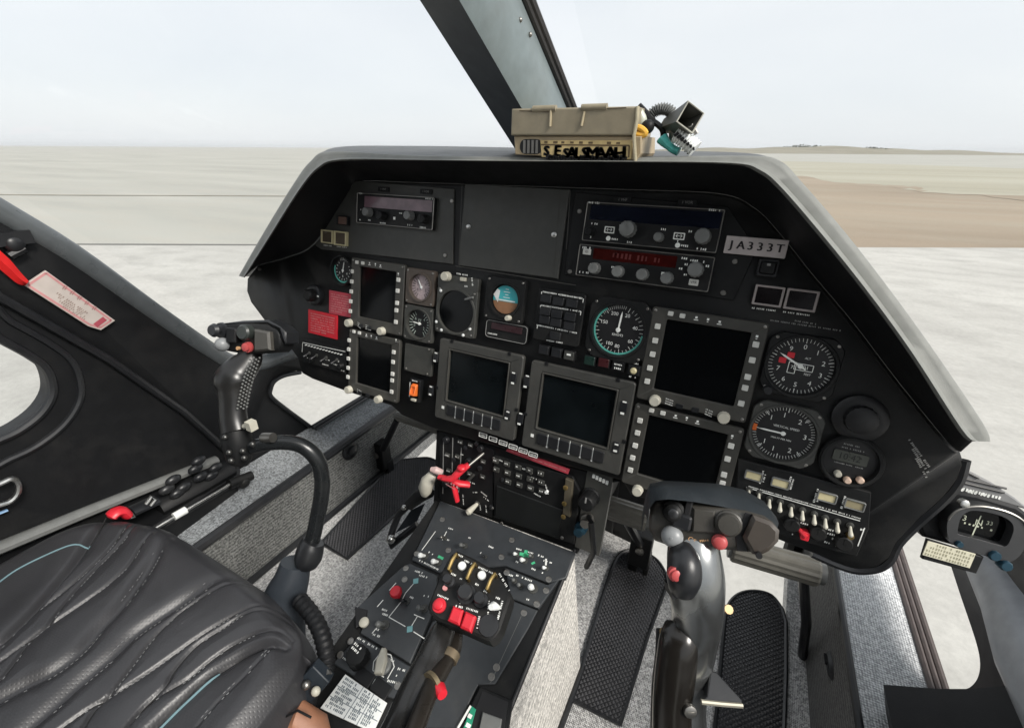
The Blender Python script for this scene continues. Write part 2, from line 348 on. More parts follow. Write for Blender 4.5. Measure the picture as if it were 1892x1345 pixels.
# ------------------------------------------------------------------ ground
def ground_mat(name, c0, c1, c2, s1, s2, bump=.3, seams=None, streak=(1, 1, 1), rot=0):
    m = bpy.data.materials.new(name); m.use_nodes = True; nt = m.node_tree; n = nt.nodes; l = nt.links; b = n['Principled BSDF']; b.inputs['Roughness'].default_value = .9; b.inputs['Specular IOR Level'].default_value = .2
    tc = n.new('ShaderNodeTexCoord'); mp = n.new('ShaderNodeMapping'); mp.inputs['Scale'].default_value = streak; mp.inputs['Rotation'].default_value = (0, 0, rot); l.new(tc.outputs['Object'], mp.inputs[0])
    a = n.new('ShaderNodeTexNoise'); a.inputs['Scale'].default_value = s1; a.inputs['Detail'].default_value = 8; a.inputs['Roughness'].default_value = .6; l.new(mp.outputs[0], a.inputs['Vector'])
    c = n.new('ShaderNodeTexNoise'); c.inputs['Scale'].default_value = s2; c.inputs['Detail'].default_value = 6; l.new(mp.outputs[0], c.inputs['Vector'])
    r = n.new('ShaderNodeValToRGB'); r.color_ramp.elements[0].position = .34; r.color_ramp.elements[1].position = .68; r.color_ramp.elements[0].color = (*c0, 1); r.color_ramp.elements[1].color = (*c1, 1); l.new(a.outputs['Fac'], r.inputs[0])
    mx = n.new('ShaderNodeMix'); mx.data_type = 'RGBA'; q = n.new('ShaderNodeMapRange'); q.inputs[1].default_value = .45; q.inputs[2].default_value = .75; q.inputs[4].default_value = .7; l.new(c.outputs['Fac'], q.inputs[0])
    l.new(q.outputs[0], mx.inputs[0]); l.new(r.outputs[0], mx.inputs[6]); mx.inputs[7].default_value = (*c2, 1)
    gn = n.new('ShaderNodeTexNoise'); gn.inputs['Scale'].default_value = 22; gn.inputs['Detail'].default_value = 8; gn.inputs['Roughness'].default_value = .75; l.new(tc.outputs['Object'], gn.inputs['Vector'])
    gm = n.new('ShaderNodeMapRange'); gm.inputs[1].default_value = .3; gm.inputs[2].default_value = .7; gm.inputs[3].default_value = .88; gm.inputs[4].default_value = 1.09; l.new(gn.outputs['Fac'], gm.inputs[0])
    g2 = n.new('ShaderNodeMix'); g2.data_type = 'RGBA'; g2.blend_type = 'MULTIPLY'; g2.inputs[0].default_value = 1; l.new(mx.outputs[2], g2.inputs[6]); l.new(gm.outputs[0], g2.inputs[7]); l.new(g2.outputs[2], b.inputs['Base Color'])
    nb = n.new('ShaderNodeTexNoise'); nb.inputs['Scale'].default_value = 60; nb.inputs['Detail'].default_value = 5; l.new(tc.outputs['Object'], nb.inputs['Vector'])
    bp = n.new('ShaderNodeBump'); bp.inputs['Strength'].default_value = bump; bp.inputs['Distance'].default_value = .01; l.new(nb.outputs['Fac'], bp.inputs['Height']); l.new(bp.outputs['Normal'], b.inputs['Normal'])
    return m
ANG = math.atan2(11.9-4.0, 1.8+12.8)     # direction of the apron edge
SANDL = ground_mat('pale_grass_field', (.34, .338, .305), (.435, .43, .39), (.39, .37, .325), .05, .4, streak=(1, 5, 1), rot=-ANG)
SANDR = ground_mat('tan_dirt', (.27, .22, .165), (.36, .30, .23), (.34, .305, .24), .035, .16, streak=(1, 4, 1), rot=-ANG)
CONC = ground_mat('pale_concrete', (.41, .402, .375), (.49, .482, .45), (.335, .327, .305), .45, 2.0, .15, streak=(.8, 1.35, 1), rot=-ANG)
JOINT = mat('dark_joint', (.13, .13, .12), .9)
EARTH = ground_mat('bare_earth', (.16, .12, .08), (.24, .19, .13), (.2, .17, .11), .3, 2)
m_ = MB(); n_ = 24
for i in range(n_+1):
    for j in range(n_+1):
        f = lambda t: math.copysign(abs(t)**3, t)*3200
        m_.v.append(Vector((f(i/n_*2-1), f(j/n_*2-1), 0)))
m_.f = [(i*(n_+1)+j, (i+1)*(n_+1)+j, (i+1)*(n_+1)+j+1, i*(n_+1)+j+1) for i in range(n_) for j in range(n_)]; m_.m = [0]*len(m_.f)
struct('ground', m_, SANDL)
ex, ey = math.cos(ANG), math.sin(ANG); px_, py_ = -ey, ex
def gp(a, b): return (-3.5+ex*a+px_*b, 8.95+ey*a+py_*b)   # a along the apron edge, b beyond it
m_ = MB()
q = [gp(-220, 0), gp(220, 0), gp(220, -90), gp(-220, -90)]
m_.prism(q, -.05, .012); struct('apron', m_, CONC)
m_ = MB(); m_.prism([gp(-220, -.03), gp(5, -.03), gp(5, .10), gp(-220, .10)], -.05, .017); struct('apron_edge_strip', m_, JOINT)
# the dirt field to the right, its near edge on the apron, its far edge wandering away over the grass
m_ = MB(); g_xy = lambda x, y: tuple(FZ(0).pt(x, y)[:2])
near = [gp(-2, 0.0), gp(30, 0), gp(120, 0)]; far = [g_xy(p[0], p[1]+random.uniform(-1.2, 1.2)) for p in [tuple(v) for v in smooth([(2300,425),(2100,398),(1892,374),(1800,362),(1700,356),(1620,343),(1540,338),(1480,327),(1400,325),(1250,318)], 5)]]
far_r = far[::-1]; nf = len(far)
nr = [gp(-2+122*(k/(nf-1))**1.6, 0) for k in range(nf)]
m_.rings([[(*p, .014) for p in nr], [(*p, .040) for p in far_r]], closed=False); struct('dirt_field', m_, SANDR, sm=0)
m_ = MB(); far2 = [g_xy(*p) for p in [tuple(v) for v in smooth([(1100,299),(1250,298),(1400,298),(1500,299),(1560,301),(1650,304),(1750,307),(1892,312),(2050,316),(2300,322)], 5)]]
assert len(far2) == nf
m_.rings([[(p[0], p[1], .040) for p in far_r], [(*p, .012) for p in far2]], closed=False); struct('dry_field', m_, ground_mat('dry_field', (.33, .315, .25), (.42, .405, .335), (.37, .34, .265), .03, .12, streak=(1, 4, 1), rot=-ANG), sm=0)
rnd = random.Random(3)
m_ = MB()
for (a0, a1, b0, w) in ((-90, 14, 10.4, .20),):
    pts = [(a0+(a1-a0)*k/16, b0+rnd.uniform(-.12, .12)*b0*.12) for k in range(17)]
    l0 = [gp(p[0], p[1]+w*rnd.uniform(.3, 1)) for p in pts]; l1 = [gp(p[0], p[1]-w*rnd.uniform(.3, 1)) for p in pts]
    for k in range(16):
        m_.add([(*l1[k], .012), (*l1[k+1], .012), (*l0[k+1], .012), (*l0[k], .012)], [(0, 1, 2, 3)])
o = struct('ditch_line', m_, ground_mat('shallow_ditch', (.22, .21, .17), (.30, .28, .23), (.2, .18, .14), .6, 3))
# low rise on the right horizon with scrub on it
hc = FZ(0).pt(1560, 289); m_ = MB(); nn = 60
hx, hy = 150, 45; th = R(-62)
for i in range(nn+1):
    for j in range(13):
        a = (i/nn*2-1); b = (j/12*2-1)
        hgt = 4.6*max(0, 1-a*a)**1.0*math.cos(b*math.pi/2)**1.3*(1+.12*math.sin(a*9+1)+.08*math.sin(a*23))
        dx, dy = a*hx, b*hy
        m_.v.append(Vector((30+dx*math.cos(.42)-dy*math.sin(.42), 420+dx*math.sin(.42)+dy*math.cos(.42), hgt-.3)))
m_.f = [(i*13+j, (i+1)*13+j, (i+1)*13+j+1, i*13+j+1) for i in range(nn) for j in range(12)]; m_.m = [0]*len(m_.f)
struct('hill', m_, ground_mat('hill_earth', (.20, .185, .14), (.29, .27, .215), (.24, .225, .17), .03, .15, streak=(1, 3, 1)))
SCRUB = mat('scrub_foliage', (.075, .085, .05), .8, var=.4, vs=.8)
def bush(x, y, z0, w, h, label):
    m = MB()
    for k in range(90):
        a = rnd.uniform(0, 6.283); rr = w*math.sqrt(rnd.random()); hh = h*rnd.random()*(1-.5*(rr/w)**2)
        c = Vector((x+rr*math.cos(a), y+rr*math.sin(a), z0+hh)); s_ = rnd.uniform(.25, .6)*h*.5
        q1 = Vector((rnd.uniform(-1, 1), rnd.uniform(-1, 1), rnd.uniform(-.3, 1))).normalized(); q2 = q1.cross(Vector((rnd.uniform(-1, 1), rnd.uniform(-1, 1), .2))).normalized()
        m.add([c-q1*s_-q2*s_*.6, c+q1*s_-q2*s_*.6, c+q1*s_*.8+q2*s_*.6, c-q1*s_*.7+q2*s_*.6], [(0, 1, 2, 3)])
    m.tube([(x, y, z0-.6), (x, y, z0+h*.6)], .25, 6)
    solo('bush', label, 'bush', m, SCRUB, group='scrub on the far rise')
for i, (pxx, w, h) in enumerate(((1437, 4, 1.6), (1468, 7, 2.2), (1484, 9, 2.6), (1502, 8, 2.2), (1545, 5, 1.2), (1609, 3.2, 2.2), (1631, 4.5, 1.6))):
    p = FY(425).pt(pxx, 276)
    lab = ('small scrub bush, farthest toward the tan box, on the far rise', 'low wide scrub bush at the near end of the dark clump on the far rise', 'largest dark scrub bush in the middle of the clump on the far rise',
           'wide dark scrub bush at the clump end away from the tan box on the rise', 'flat little scrub bush alone below the dark clump on the far rise', 'narrow upright scrub bush standing alone on the far rise', 'last small scrub bush on the falling end of the far rise')[i]
    bush(p.x, p.y, 3.5-abs(i-2)*.25, w*1.3, h*.95, lab)

# ------------------------------------------------------------------ instrument panel
PI_ = Thing('instrument_panel', 'wide black helicopter instrument panel under a grey coaming', 'instrument panel', PAN.M(-.33, -.55, 0))
I0 = [(452,513),(500,438),(555,352),(590,312),(632,298),(760,297),(940,299),(1150,300),(1345,304),(1398,318),(1440,352),(1520,445),(1600,545),(1680,655),(1770,795),(1797,815)]
O0 = [(441,510),(487,430),(541,342),(574,298),(612,280),(760,287),(940,290),(1150,291),(1380,288),(1440,297),(1480,335),(1562,430),(1640,530),(1720,640),(1815,780),(1830,816)]
B0 = [(475,490),(530,475),(580,450),(640,365),(662,336),(760,337),(940,343),(1150,350),(1330,358),(1395,385),(1440,430),(1500,505),(1580,600),(1660,705),(1750,815),(1775,835)]
D0 = [(470,512),(510,432),(560,345),(590,300),(618,273),(760,270),(940,273),(1150,278),(1378,283),(1425,300),(1462,345),(1545,445),(1620,545),(1700,655),(1785,780),(1800,800)]
S3 = lambda L: [tuple(v) for v in smooth(L, 5)]
Is, Os, Bs, Ds = S3(I0), S3(O0), S3(B0), S3(D0)
mix2 = lambda a, b, t: (a[0]+(b[0]-a[0])*t, a[1]+(b[1]-a[1])*t)
def prow(L, h): return [PAN.pt(p[0], p[1], h) for p in L]
def lip(t, h): return prow([mix2(a, b, t) for a, b in zip(Is, Os)], h)
m_ = MB(); m_.rings([prow(Bs, -.008), prow([mix2(a, b, .5) for a, b in zip(Bs, Is)], .036), lip(0, .078)], closed=False)
PI_.part('shroud_lining', m_, BLK2, world=True, sm=50)
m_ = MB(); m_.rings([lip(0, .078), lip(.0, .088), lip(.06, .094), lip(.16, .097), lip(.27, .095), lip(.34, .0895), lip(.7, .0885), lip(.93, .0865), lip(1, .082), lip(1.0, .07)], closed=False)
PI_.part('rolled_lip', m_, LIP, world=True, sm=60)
def deck(L, y): return [FY(y).pt(*p) for p in L]
o_ = lip(1, .07); d1 = deck(Ds, .98)
mid = [a.lerp(b, .5) for a, b in zip(o_, d1)]
dn = [p+Vector((0, .12, -.12)) for p in d1]
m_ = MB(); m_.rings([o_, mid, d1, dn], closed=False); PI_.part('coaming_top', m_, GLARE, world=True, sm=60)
# the board: one thick plate
bot = [(1783,860),(1772,888),(1745,922),(1697,965),(1660,1003),(1645,1033),(1622,1049),(1585,1053),(1548,1043),(1500,1022),(1360,968),(1165,915),(1150,889),(803,793),(742,768),(722,750),(640,724),(575,700),(557,690),(549,662),(530,636),(490,596),(463,560),(455,538),(456,514)]
brd = [PAN.uv(*p, -.008) for p in Bs+bot]
cb = PAN.uv(0, 0)  # unused origin
m_ = MB(); m_.prism(brd, -.055, -.008, .0035)
m_.v = [PAN.w(v.x, v.y, v.z) for v in m_.v]
PI_.part('panel_board', m_, BLK, world=True, sm=45)
m_ = MB()     # rounded rim that wraps the lower right corner of the housing
m_.tube([PAN.pt(x, y, -.014) for x, y in [tuple(v) for v in smooth([(1783,850),(1772,888),(1745,922),(1697,965),(1660,1003),(1645,1033),(1622,1049),(1585,1053),(1548,1043),(1500,1022)], 4)]], .006, 8)
PI_.part('housing_rim', m_, SATIN, world=True)
def pquads(M, fr, pts, h0, h1, ch=.001): M.prism([fr.uv(*p, h1) for p in pts], h0, h1, ch)
def ptow(M, fr): M.v = [fr.w(v.x, v.y, v.z) for v in M.v]; return M
def plate(thing, name, fr, pts, h0, h1, mt, ch=.001, **k):
    m = MB(); pquads(m, fr, pts, h0, h1, ch); return thing.part(name, ptow(m, fr), mt, world=True, **k)
# seams, sub-plates and access panel
plate(PI_, 'radio_plate', PAN, zz('A', (930,330),(1650,390),(1640,940),(680,830),(640,800)), -.012, -.0045, DGRY)
plate(PI_, 'radio_plate', PAN, zz('B', (750,655),(1700,745),(1880,1010),(1735,1330),(685,1170),(700,1000)), -.012, -.0045, BLK)
acc = plate(PI_, 'access_panel', PAN, zz('B', (62,605),(715,640),(640,1195),(22,1112)), -.012, -.0035, DGRY)
for (zx, zy) in ((80,870),(613,920)):
    m_ = MB(); u = PAN.uv(*z('B', zx, zy)); m_.lathe([(.0045, -.0035), (.0045, -.002), (.003, -.001)], *u, n=14); m_.box(*u, -.0008, .006, .0012, .0008)
    PI_.part('latch', ptow(m_, PAN), CHROME, parent=acc, world=True)
m_ = MB()
for a, b in (((40,600),(20,1110)), ((650,640),(610,1180)), ((715,650),(690,1010)), ((0,1115),(750,1235))):
    u0, u1 = PAN.uv(*z('B', *a)), PAN.uv(*z('B', *b)); m_.line(*u0, *u1, .0012, -.0030)
PI_.part('seam', ptow(m_, PAN), MGRY, world=True)
def screw(x, y, r=.0035, fr=PAN, h=-.004, mt=None, parent=None, thing=None):
    m = MB(); u = fr.uv(x, y, h); m.lathe([(r, h-.004), (r, h+.0006), (r*.8, h+.0012)], *u, n=12); m.box(*u, h+.0013, r*1.3, r*.3, .0004)
    return (thing or PI_).part('screw', ptow(m, fr), mt or STEEL, parent=parent, world=True)
for p in zz('A', (1025,240),(1210,245),(450,765),(230,975),(1635,480),(1585,875))+zz('B', (1145,570),(1275,578),(1485,583),(1670,1283),(775,775),(715,1150))+zz('C', (975,730),(1335,1195),(115,515),(185,330)): screw(*p)
for (k, a, b) in (('F', (1050,120),(1550,195)), ('F', (1230,125),(1380,150))):
    m_ = MB(); m_.dashes(*PAN.uv(*z(k, *a)), *PAN.uv(*z(k, *b)), .0022, -.0072); PI_.part('stencil_text', ptow(m_, PAN), GREYW, world=True)
for o_ in (0, 11, 22):
    m_ = MB(); m_.dashes(*PAN.uv(1683+o_*.6, 815+o_*1.6), *PAN.uv(1722-o_*.3, 868+o_*.8), .0028, -.0072)
    PI_.part('stencil_text', ptow(m_, PAN), GREYW, world=True)
for k, x, y, t in (('A',1130,393,'1 VHF'),('A',1440,410,'1 VOR'),('B',1042,703,'1 VHF'),('B',1445,720,'1 VOR')):
    m_ = MB(); u = PAN.uv(*z(k, x, y)); m_.mi = 0; m_.rbox(*u, .026, .0085, -.006, -.002, .001, .0004); m_.mi = 1; m_.text(t, *u, .0052, -.0017)
    PI_.part('channel_tag', ptow(m_, PAN), [BLK2, GREYW], world=True)

# ------------------------------------------------------------------ centre console and pedestal
CON = Frame(PAN.w(0, 0, -.022), PAN.u, PAN.v)
CC = Thing('centre_console', 'black centre console hanging below the two middle displays', 'console', CON.M(-.43, -.93))
m_ = MB(); m_.prism([CON.uv(*p) for p in ((806,795),(1150,889),(1128,893),(1116,905),(1066,1024),(800,928))], -.28, 0, .002); CC.part('body', ptow(m_, CON), BLK, world=True)
PD = Thing('centre_pedestal', 'black centre pedestal of switch panels with carpeted sides', 'pedestal', PED.M(0, -.3))
w0 = .150
m_ = MB(); m_.prism([(-w0, .0), (w0, .0), (w0, -.62), (-w0, -.62)], -.03, -.004, .002); PD.part('top_frame', ptow(m_, PED), BLK, world=True)
fz = .885
m_ = MB()
rows = []
for yy in (.01, -.62):
    a = PED.w(-w0+.004, yy, -.02); b = PED.w(w0-.002, yy, -.006); rows.append([Vector((a.x-.03, a.y, fz)), a, b, Vector((b.x+.036, b.y, fz))])
for k in range(8):
    pass
m_.rings([rows[0], rows[1]], closed=False); PD.part('carpet_side', m_, CARPETP, world=True)
m_ = MB(); m_.tube([rows[0][3]+Vector((.003, 0, .004)), rows[1][3]+Vector((.003, 0, .004))], .006, 8); m_.tube([rows[0][2]+Vector((.001, 0, .003)), rows[1][2]+Vector((.001, 0, .003))], .003, 8); PD.part('edge_binding', m_, SATIN, world=True)

# ------------------------------------------------------------------ cabin shell
m_ = MB(); m_.prism([(-1.04, -.9), (.42, -.9), (.42, 1.1), (.262, 1.1), (.250, .90), (.243, .83), (.13, .78), (-.02, .88), (-.13, .95), (-.2, .96), (-.46, .96), (-.78, .91), (-.86, .85), (-.905, .80), (-.915, 1.15), (-1.04, 1.15)], .84, .88); struct('floor', m_, CARPET)
XL, XR = -.925, .285
WR = Thing('side_wall', 'woven carpet wall coloured as shaded and sill coloured as sky-lit along the right door', 'cabin wall', Matrix.Translation((XR, .6, .88)))
m_ = MB(); m_.add([(XR, -.5, .875), (XR, 1.18, .875), (XR, 1.18, 1.10), (XR, -.5, 1.10)], [(0, 1, 2, 3)][::-1]); m_.f = [f[::-1] for f in m_.f]
WR.part('carpet_panel', m_, CARPETD, world=True)
m_ = MB(); m_.add([(XR, -.5, 1.10), (XR, 1.18, 1.10), (.40, 1.18, 1.073), (.40, -.5, 1.078), (.40, 1.18, .8), (.40, -.5, .8)], [(0, 3, 2, 1), (3, 5, 4, 2)]); WR.part('sill', m_, CARPETL, world=True)
m_ = MB()
m_.tube([(XR-.002, -.5, 1.102), (XR-.002, 1.18, 1.102)], .006, 8); WR.part('edge_binding', m_, SATIN, world=True)
m_ = MB()
for k in range(3): m_.tube([(.404+k*.010, -.5, 1.078-k*.001), (.404+k*.010, 1.2, 1.073-k*.001)], .0052, 8)
m_.box(.4165, .35, 1.060, .032, 1.7, .02); WR.part('door_seal', m_, BROWNT, world=True)
m_ = MB(); c = FXR(XR).pt(*z('N', 265, 1020)); lp = [(c.x-.001, c.y+.030*math.cos(a), c.z+.011*math.sin(a)) for a in [2*math.pi*k/20 for k in range(20)]]
m_.rings([lp, [(c.x-.006, c.y+.022*math.cos(a), c.z+.007*math.sin(a)) for a in [2*math.pi*k/20 for k in range(20)]]], True, True); m_.box(c.x-.008, c.y+.008, c.z, .004, .02, .004)
WR.part('pull_handle', m_, SATIN, world=True)
WL = Thing('side_wall', 'grey woven carpet wall and sill coloured as sky-lit along the left door', 'cabin wall', Matrix.Translation((XL, .6, .88)))
m_ = MB(); m_.add([(XL, -.5, .875), (XL, 1.20, .875), (XL, 1.20, 1.085), (XL, -.5, 1.05)], [(0, 1, 2, 3)]); WL.part('carpet_panel', m_, CARPETM, world=True)
m_ = MB(); m_.add([(XL, -.5, 1.05), (XL, 1.20, 1.085), (-1.048, 1.20, 1.10), (-1.048, -.5, 1.10), (-1.048, 1.2, .85), (-1.048, -.5, .85)], [(0, 1, 2, 3), (3, 2, 4, 5)]); WL.part('sill', m_, CARPETB, world=True)
m_ = MB(); m_.tube([(XL+.002, -.5, 1.052), (XL+.002, 1.2, 1.087)], .012, 8); m_.tube([(XL+.003, -.5, .884), (XL+.003, 1.2, .884)], .011, 8); WL.part('edge_binding', m_, SATIN, world=True)
m_ = MB(); m_.tube([(-1.036, .72, 1.104), (-1.036, 1.2, 1.104)], .007, 8); m_.tube([(-1.022, .72, 1.101), (-1.022, 1.2, 1.101)], .004, 8); WL.part('window_seal', m_, SATIN, world=True)
kx = FXL(XL).pt(*z('O', 1055, 440)); m_ = MB(); m_.T = FXL(XL).M(kx.y, kx.z, 0); m_.lathe([(.030, 0), (.030, .004), (.026, .007), (.017, .008), (.016, .016), (.010, .019)], n=26)
kb = WL.part('air_vent', m_, SATIN, world=True)
# nose: dark frames ahead of the floor that edge the chin windows
NO = Thing('nose_frame', 'black nose framing around the chin windows ahead of the pedals', 'frame', Matrix.Translation((-.32, 1.0, .86)))
m_ = MB()
m_.box(-.325, 1.02, 1.04, .30, .12, .36)
m_.box(-.125, .985, .97, .11, .04, .22)
NO.part('centre_box', m_, BLK2, world=True, bevel=.006)
m_ = MB(); m_.tube([(XR-.02, 1.1, .84), (XR-.02, 1.16, 1.2)], .02, 8); m_.tube([(XL+.03, 1.17, .84), (XL+.03, 1.2, 1.25)], .03, 8); m_.tube([(-1.06, 1.2, 1.06), (-.3, 1.34, .86), (.42, 1.2, 1.06)], .022, 8)
NO.part('rib', m_, BLK2, world=True)
# unseen roof and rear wall added to shape the light; roof cut short
m_ = MB(); m_.prism([(-1.12, -1.3), (.50, -1.3), (.50, -.35), (-1.12, -.35)], 2.36, 2.42, .01)
solo('cabin_roof', 'dark unseen cabin roof lining, cut short behind the front seats', 'roof', m_, BLK2)
m_ = MB(); m_.box(-.31, -1.2, 1.6, 1.5, .05, 1.5); solo('rear_bulkhead', 'dark bulkhead behind the front seats', 'bulkhead', m_, BLK2)

# windshield post
WP = Thing('windshield_post', 'sloping centre windshield post, dark inner face and grey-green side', 'post', Matrix.Translation((-.34, .8, 1.83)))
def ln(fr, a, b): p, q_ = fr.pt(*a), fr.pt(*b); d = (q_-p).normalized(); return p, q_, d
A0, A1, dA = ln(FXL(-.385), (775, 0), (943, 262)); B0_, B1_, dB = ln(FXL(-.305), (848, 0), (956, 187)); C0, C1, dC = ln(FXL(-.305), (965, 0), (1044, 190))
ext = lambda p, d, t: p-d*t
top = [ext(A0, dA, .45), ext(B0_, dB, .45), ext(C0, dC, .45)]; top.append(top[0]+top[2]-top[1])
base = [ext(A1, dA, -.12), ext(B1_, dB, -.16), ext(C1, dC, -.16)]; base.append(base[0]+base[2]-base[1])
m_ = MB(); m_.add([top[3], top[0], top[1], base[1], base[0], base[3]], [(1, 2, 3, 4), (0, 1, 4, 5)]); WP.part('inner_face', m_, POSTD, world=True)
m_ = MB(); e_ = (C0-B0_).normalized()*.0
out = [p+Vector((.0005, 0, 0)) for p in (top[1], top[2], base[2], base[1])]
rw = []
for t, bb in ((top, base),):
    for k in range(9):
        f_ = k/8; bul = .010*math.sin(math.pi*f_)**.7
        rw.append([t[1].lerp(t[2], f_)+Vector((bul, 0, 0)), bb[1].lerp(bb[2], f_)+Vector((bul, 0, 0))])
m_.rings(rw, closed=False); m_.add([top[2], top[3], base[3], base[2]], [(0, 1, 2, 3)]); WP.part('side_face', m_, POST, world=True)
m_ = MB(); m_.tube([top[2]+Vector((.003, .002, 0)), base[2]+Vector((.003, .002, 0))], .0045, 8); m_.tube([top[2]+Vector((.006, .014, 0)), base[2]+Vector((.006, .014, 0))], .006, 8); WP.part('window_seal', m_, mat('post_seal', (.03, .028, .028), .5), world=True)
for (a, b) in ((1062,180),(1150,310)):
    m_ = MB(); p = FXL(-.296).pt(*z('P', a, b)); m_.ball(p, .0028)
    WP.part('screw', m_, STEEL, world=True)

# ------------------------------------------------------------------ left door post and door
LD = FXL(-1.05)
LP = Thing('door_post', 'black sloping post between windshield and left door, running down under the panel', 'post', LD.M(.6, 1.1))
post_top = [(-260,225),(-60,350),(0,385),(130,462),(280,568),(375,632),(430,664),(480,664),(548,642),(640,625)]
pp = post_top+[(640,690),(562,688),(550,686),(525,694),(507,704),(500,718),(501,733),(530,757),(570,786),(592,803),(566,856),(470,886),(440,880),(430,842),(339,760),(198,662),(0,549),(-60,508),(-260,375)]
m_ = MB(); m_.prism([LD.uv(*p) for p in pp], -.06, .0, .006); LP.part('panel', ptow(m_, LD), BLK2, world=True, sm=50)
m_ = MB(); m_.tube([LD.pt(*p, -.012) for p in [tuple(v) for v in smooth([(-260,232),(-60,357),(0,392),(130,469),(280,575),(375,640),(430,671),(480,671),(548,649),(640,632)], 4)]], .020, 14); LP.part('top_rail', m_, mat('rail_highlight_tone', (.10, .11, .115), .30), world=True)  # bluish sky highlight along the post put into the rail colour
m_ = MB(); m_.tube([LD.pt(*p, .001) for p in [tuple(v) for v in smooth([(555,688),(525,694),(507,704),(500,718),(501,733),(530,757),(570,786),(592,803)], 4)]], .006, 8); LP.part('window_seal', m_, SATIN, world=True)
m_ = MB(); m_.tube([LD.pt(*p, .004) for p in ((430,842),(339,760),(198,662),(0,549),(-60,508))], .008, 8); LP.part('groove_seal', m_, SATIN, world=True)
m_ = MB(); m_.box(*LD.pt(*z('J', 60,215), .006), .02, .05, .02)
p = LD.pt(*z('U', 150, 290), .012); m_.ball(p, .013, sq=(.6, 1, 1)); m_.tube([LD.pt(*z('U', 95,410), .01), LD.pt(*z('U', 250,330), .01)], .007, 8); LP.part('catch', m_, SATIN, world=True)
DO = Thing('cockpit_door', 'black left cockpit door with rounded window and pull handle', 'door', LD.M(.2, 1.2))
hole = [(-330,540),(-60,590),(0,626),(51,654),(85,680),(97,713),(93,739),(72,768),(36,795),(0,812),(-60,835),(-330,905)]
hs = [tuple(v) for v in smooth(hole, 4, True)]
dp = [(-420,300),(-260,385),(-60,512),(0,553),(198,666),(339,764),(430,846),(440,878),(330,930),(150,1040),(0,1130),(-60,1170),(-420,1350)]
m_ = MB(); m_.prism([LD.uv(*p) for p in dp], -.05, -.004, holes=[[LD.uv(*p) for p in hs]]); DO.part('panel', ptow(m_, LD), BLK2, world=True, sm=30)
fr_ = MB(); off = lambda k: [(p[0]+(p[0]+60)*k, p[1]+(p[1]-715)*k*1.1) for p in hs]
fr_.tube([LD.pt(*p, -.003) for p in hs+hs[:1]], .007, 8); fr_.tube([LD.pt(*p, -.003) for p in off(.33)+off(.33)[:1]], .006, 8)
wf = DO.part('window_frame', fr_, SATIN, world=True)
m_ = MB(); m_.prism([LD.uv(*p, -.03) for p in off(.05)], -.032, -.029); DO.part('pane', ptow(m_, LD), GLASS, parent=wf, world=True)
m_ = MB(); m_.tube([LD.pt(*p, .004) for p in ((-200,1092),(0,1012),(150,950),(330,878),(400,850))], .014, 10, flat=.8); DO.part('lower_moulding', m_, GREYP, world=True)
m_ = MB(); m_.tube([LD.pt(*p, .02) for p in [tuple(v) for v in smooth([(-40,905),(0,893),(22,884),(33,893),(33,910),(20,925),(0,932),(-40,945)], 3)]], .0045, 8); DO.part('handle', m_, CHROME, world=True)
m_ = MB(); m_.tube([LD.pt(*p, .004) for p in ((-30,960),(14,942))], .004, 8, flat=.5); DO.part('light_strip', m_, mat('pale_blue_paint', (.25, .42, .65), .4), world=True)
# added black block stands for the shaded gap below the door
m_ = MB(); m_.prism([(-1.10, -.6), (-.98, -.6), (-.98, .22), (-1.0, .46), (-1.045, .5), (-1.10, .5)], .95, 1.13, .006); solo('door_gap_shade', 'black block added for the shaded gap under the left door beside the seat', 'sill', m_, BLK2)

# right door frame
RD = FXR(.432)
RP = Thing('door_frame', 'black right door frame with rounded window corner and painted blue-grey sky sheen', 'door frame', RD.M(-.7, 1.1))
rpoly = [tuple(v) for v in smooth([(1748,1030),(1772,1105),(1797,1180),(1806,1218),(1804,1243),(1792,1260),(1770,1270),(1738,1273),(1650,1266)], 4)]+[(1660,1420),(2100,1420),(2100,960),(1892,1000),(1800,1010)]
rp = [RD.uv(*p) for p in rpoly[:rpoly.index((1660,1420))]]+[(-.66, .93), (.7, .93), (.7, 1.36), RD.uv(1892,1000), RD.uv(1800,1010)]
m_ = MB(); m_.prism(rp, -.05, 0, .006); RP.part('panel', ptow(m_, RD), BLK2, world=True, sm=50)
rl = [RD.pt(x, y, -.02) for x, y in ((1830,1030),(1885,1120),(1945,1225))]; rl += [rl[2]+(rl[2]-rl[0]).normalized()*t for t in (.15, .4, .8)]
m_ = MB(); m_.tube(rl, [.036, .043, .055, .058, .058, .058], 20); RP.part('upper_rail', m_, mat('rail_painted_sheen', (.26, .275, .295), .36), world=True)  # sky reflection on a blackish rail put into its base colour
YP = FY(.60)
m_ = MB(); m_.prism([YP.uv(*p) for p in ((1632,1264),(1735,1272),(1800,1272),(1892,1262),(1960,1262),(1960,1400),(1645,1400))], 0, .26, .006)
ptow(m_, YP); c = m_; solo('door_pocket', 'flat black pocket box in the near right corner below the window', 'pocket', c, BLK2, sm=50)

